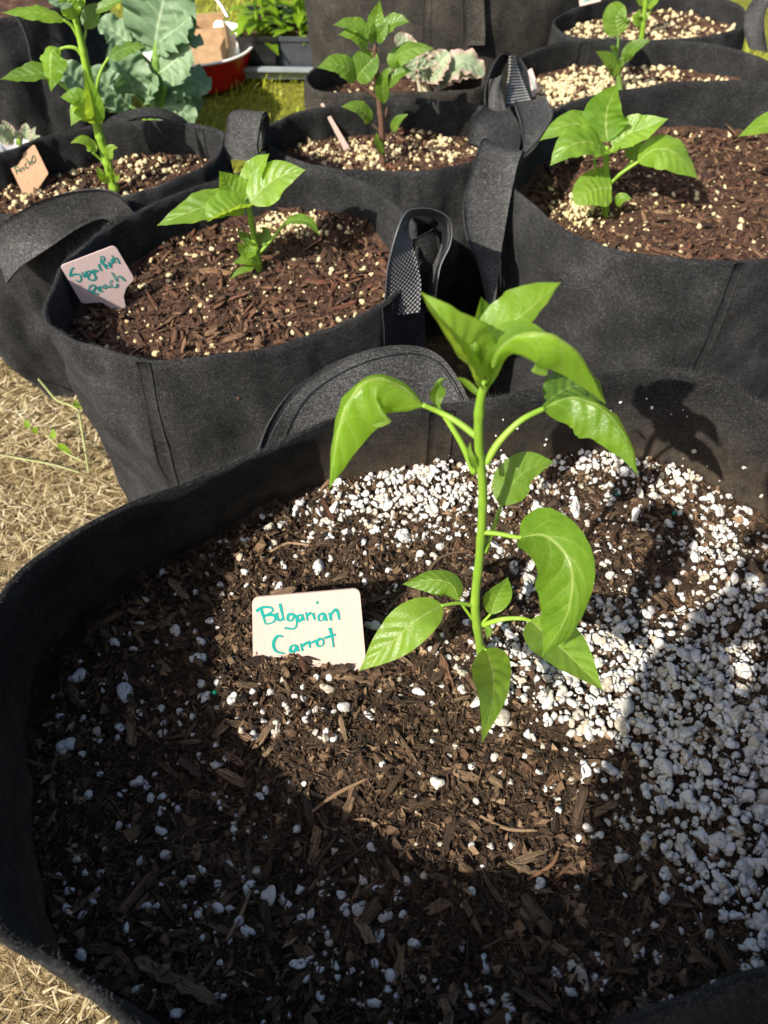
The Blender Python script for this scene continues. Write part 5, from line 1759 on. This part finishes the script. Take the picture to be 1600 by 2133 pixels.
def chain(n0, k):
    return [(n0 + i, n0 + i + 1) for i in range(k)]


M['skin'] = simple('skin', (0.50, 0.30, 0.21), 0.5, 0.4, bumpy=40)
M['hair'] = simple('brown_hair', (0.05, 0.028, 0.016), 0.5, 0.4, bumpy=200)
M['shirt'] = simple('grey_cotton', (0.16, 0.17, 0.18), 0.9, 0.2, bumpy=60)
M['denim'] = simple('blue_denim', (0.03, 0.05, 0.09), 0.9, 0.2, bumpy=80)
M['phone_case'] = simple('black_phone_case', (0.012, 0.012, 0.013), 0.35, 0.5)
M['screen'] = simple('phone_glass', (0.02, 0.02, 0.022), 0.08, 0.5)
M['eye'] = simple('eye_white', (0.7, 0.7, 0.68), 0.2, 0.5)

who = thing('person', 'person in a grey shirt kneeling behind the wide bag, holding a phone', 'person')
# body: one continuous figure, sitting back on the heels
OX, OY = .150, .05
B = [(-.02, -.42, .24), (-.02, -.385, .36), (-.02, -.345, .52), (-.02, -.305, .66), (-.02, -.275, .745), (-.02, -.255, .80),      # spine to neck
     (-.20, -.285, .715), (-.235, -.20, .60), (-.195, -.10, .545), (-.115, -.055, .61), (-.072, -.040, .645),                       # left arm
     (.16, -.285, .715), (.20, -.20, .60), (.215, -.11, .545), (.145, -.055, .60), (.102, -.040, .632),                            # right arm
     (-.12, -.43, .20), (-.16, -.25, .155), (-.165, -.125, .085), (-.15, -.30, .055), (-.13, -.50, .045),                           # left leg
     (.08, -.43, .20), (.12, -.25, .155), (.125, -.125, .085), (.11, -.30, .055), (.09, -.50, .045)]
B = [(x + OX, y + (OY if i < 16 else 0), z) for i, (x, y, z) in enumerate(B)]
B[8], B[9], B[10] = (-.108, -.140, .585), (-.104, -.102, .613), (-.094, -.062, .634)
B[13], B[14], B[15] = (.24, -.11, .56), (.14, -.075, .60), (.070, -.050, .632)
E = [(0, 1), (1, 2), (2, 3), (3, 4), (4, 5), (3, 6), (6, 7), (7, 8), (8, 9), (9, 10), (3, 11), (11, 12), (12, 13), (13, 14), (14, 15),
     (0, 16), (16, 17), (17, 18), (18, 19), (19, 20), (0, 21), (21, 22), (22, 23), (23, 24), (24, 25)]
R = [(.15, .11), (.13, .095), (.145, .10), (.13, .085), (.058, .055), (.052, .052), .062, .047, .040, .032, .026, .062, .047, .040, .032, .026,
     .085, .075, .058, .050, .038, .085, .075, .058, .050, .038]
skin_obj('body', B, E, R, M['skin'], who)
Bs = [B[i] for i in (1, 2, 3, 4, 6, 7, 11, 12)]
skin_obj('shirt', Bs + [B[8], B[13], B[9], B[14]], [(0, 1), (1, 2), (2, 3), (2, 4), (4, 5), (5, 8), (2, 6), (6, 7), (7, 9), (8, 10), (9, 11)],
         [(.165, .12), (.160, .115), (.148, .10), (.075, .07), .078, .064, .078, .064, .058, .058, .048, .048], M['shirt'], who)
skin_obj('trousers', [B[1], B[0]] + [B[i] for i in (16, 17, 18, 19, 20, 21, 22, 23, 24, 25)], [(0, 1), (1, 2), (2, 3), (3, 4), (4, 5), (5, 6), (1, 7), (7, 8), (8, 9), (9, 10), (10, 11)],
         [(.145, .108), (.165, .125), .098, .087, .068, .060, .050, .098, .087, .068, .060, .050], M['denim'], who)
for sx in (-.13 + OX, .09 + OX):
    skin_obj('shoe', [(sx, -.47, .035), (sx, -.56, .05), (sx, -.60, .10)], [(0, 1), (1, 2)], [.042, .048, .038], M['phone_case'], who)
# head
hc = np.array([-.02 + OX, -.215 + OY, .885])
V, F = ICO3
W = V.copy()
W = W * np.array([.074, .090, .108])
W[:, 0] *= 1 - 0.25 * np.clip(-V[:, 2], 0, 1)                       # jaw narrows
W[:, 1] += np.where((V[:, 1] > 0.75) & (np.abs(V[:, 0]) < 0.22) & (np.abs(V[:, 2] + .08) < 0.22), 0.018, 0)   # nose
c9, s9 = math.cos(-.5), math.sin(-.5)
rotx = lambda A: np.stack([A[:, 0], A[:, 1] * c9 - A[:, 2] * s9, A[:, 1] * s9 + A[:, 2] * c9], 1)
head = link('head', fastmesh('head', rotx(W) + hc, F), M['skin'], who)
Hh = V[:, 2] * .85 - V[:, 1] * .8 > .05
hv = rotx(V * np.array([.080, .097, .115])) + hc
hf = F[Hh[F].all(axis=1)]
link('hair', fastmesh('hair', hv, hf), M['hair'], head)


def at_head(x, y, z):
    return Vector(rotx(np.array([[x, y, z]]))[0] + hc)


for s in (-1, 1):
    e = link('eye', fastmesh('eye', V * .011, F), M['eye'], head)
    e.location = at_head(s * .030, .080, .004)
    p = link('iris', fastmesh('iris', V * np.array([.006, .003, .006]), F), M['hair'], head)
    p.location = at_head(s * .030, .091, .004)
    a = link('ear', fastmesh('ear', V * np.array([.009, .020, .030]), F), M['skin'], head)
    a.location = at_head(s * .075, -.005, -.005)
skin_obj('mouth', [at_head(-.022, .077, -.052), at_head(0, .086, -.053), at_head(.022, .077, -.052)], [(0, 1), (1, 2)], [.003, .005, .003], simple('lips', (.42, .16, .14), .4), head)

# phone: back to the scene, lens at the camera
phone = thing('phone', 'black phone held upright in both hands of the kneeling person', 'phone')
Rm = cam.rotation_euler.to_matrix()


def cl(x, y, z):                      # a point given in the phone's own axes, its lens at the origin
    return CAM + Rm @ Vector((x, y, z))


def slab(name, x0, x1, y0, y1, z0, z1, mat, parent, rr=.009):
    pts = rounded([(x0, y0), (x1, y0), (x1, y1), (x0, y1)], rr, 6)
    n = len(pts)
    Vv = [tuple(cl(p[0], p[1], z0)) for p in pts] + [tuple(cl(p[0], p[1], z1)) for p in pts]
    me = bpy.data.meshes.new(name)
    me.from_pydata(Vv, [], [list(range(n))[::-1], list(range(n, 2 * n))] + [[i, (i + 1) % n, (i + 1) % n + n, i + n] for i in range(n)])
    return link(name, me, mat, parent)


slab('case', -.066, .012, -.143, .018, .006, .0145, M['phone_case'], phone)
slab('screen', -.063, .009, -.140, .015, .0147, .0152, M['screen'], phone, .007)
# hands: palms behind the lower corners of the phone, fingers curled round its back edge
for s, wr in ((-1, Vector(B[10])), (1, Vector(B[15]))):
    ex = -.068 if s < 0 else .014
    palm = [wr, cl(ex + s * .022, -.085, .030), cl(ex + s * .012, -.065, .022)]
    skin_obj('palm', palm, [(0, 1), (1, 2)], [(.026, .018), (.034, .016), (.030, .013)], M['skin'], who)
    for f in range(4):
        y = -.095 + f * .020
        ln = (.8, .95, 1.0, .9)[f]
        skin_obj('finger', [cl(ex + s * .014, y, .020), cl(ex + s * .012, y + .003, .006), cl(ex - s * .004, y + .004, .000), cl(ex - s * .020 * ln, y + .004, .0005)], chain(0, 3), [.0088, .0082, .0055, .0050], M['skin'], who, 1)
    skin_obj('thumb', [cl(ex + s * .016, -.090, .032), cl(ex + s * .004, -.072, .030), cl(ex - s * .010, -.058, .024), cl(ex - s * .018, -.048, .021)], chain(0, 3), [.011, .010, .0075, .006], M['skin'], who, 1)
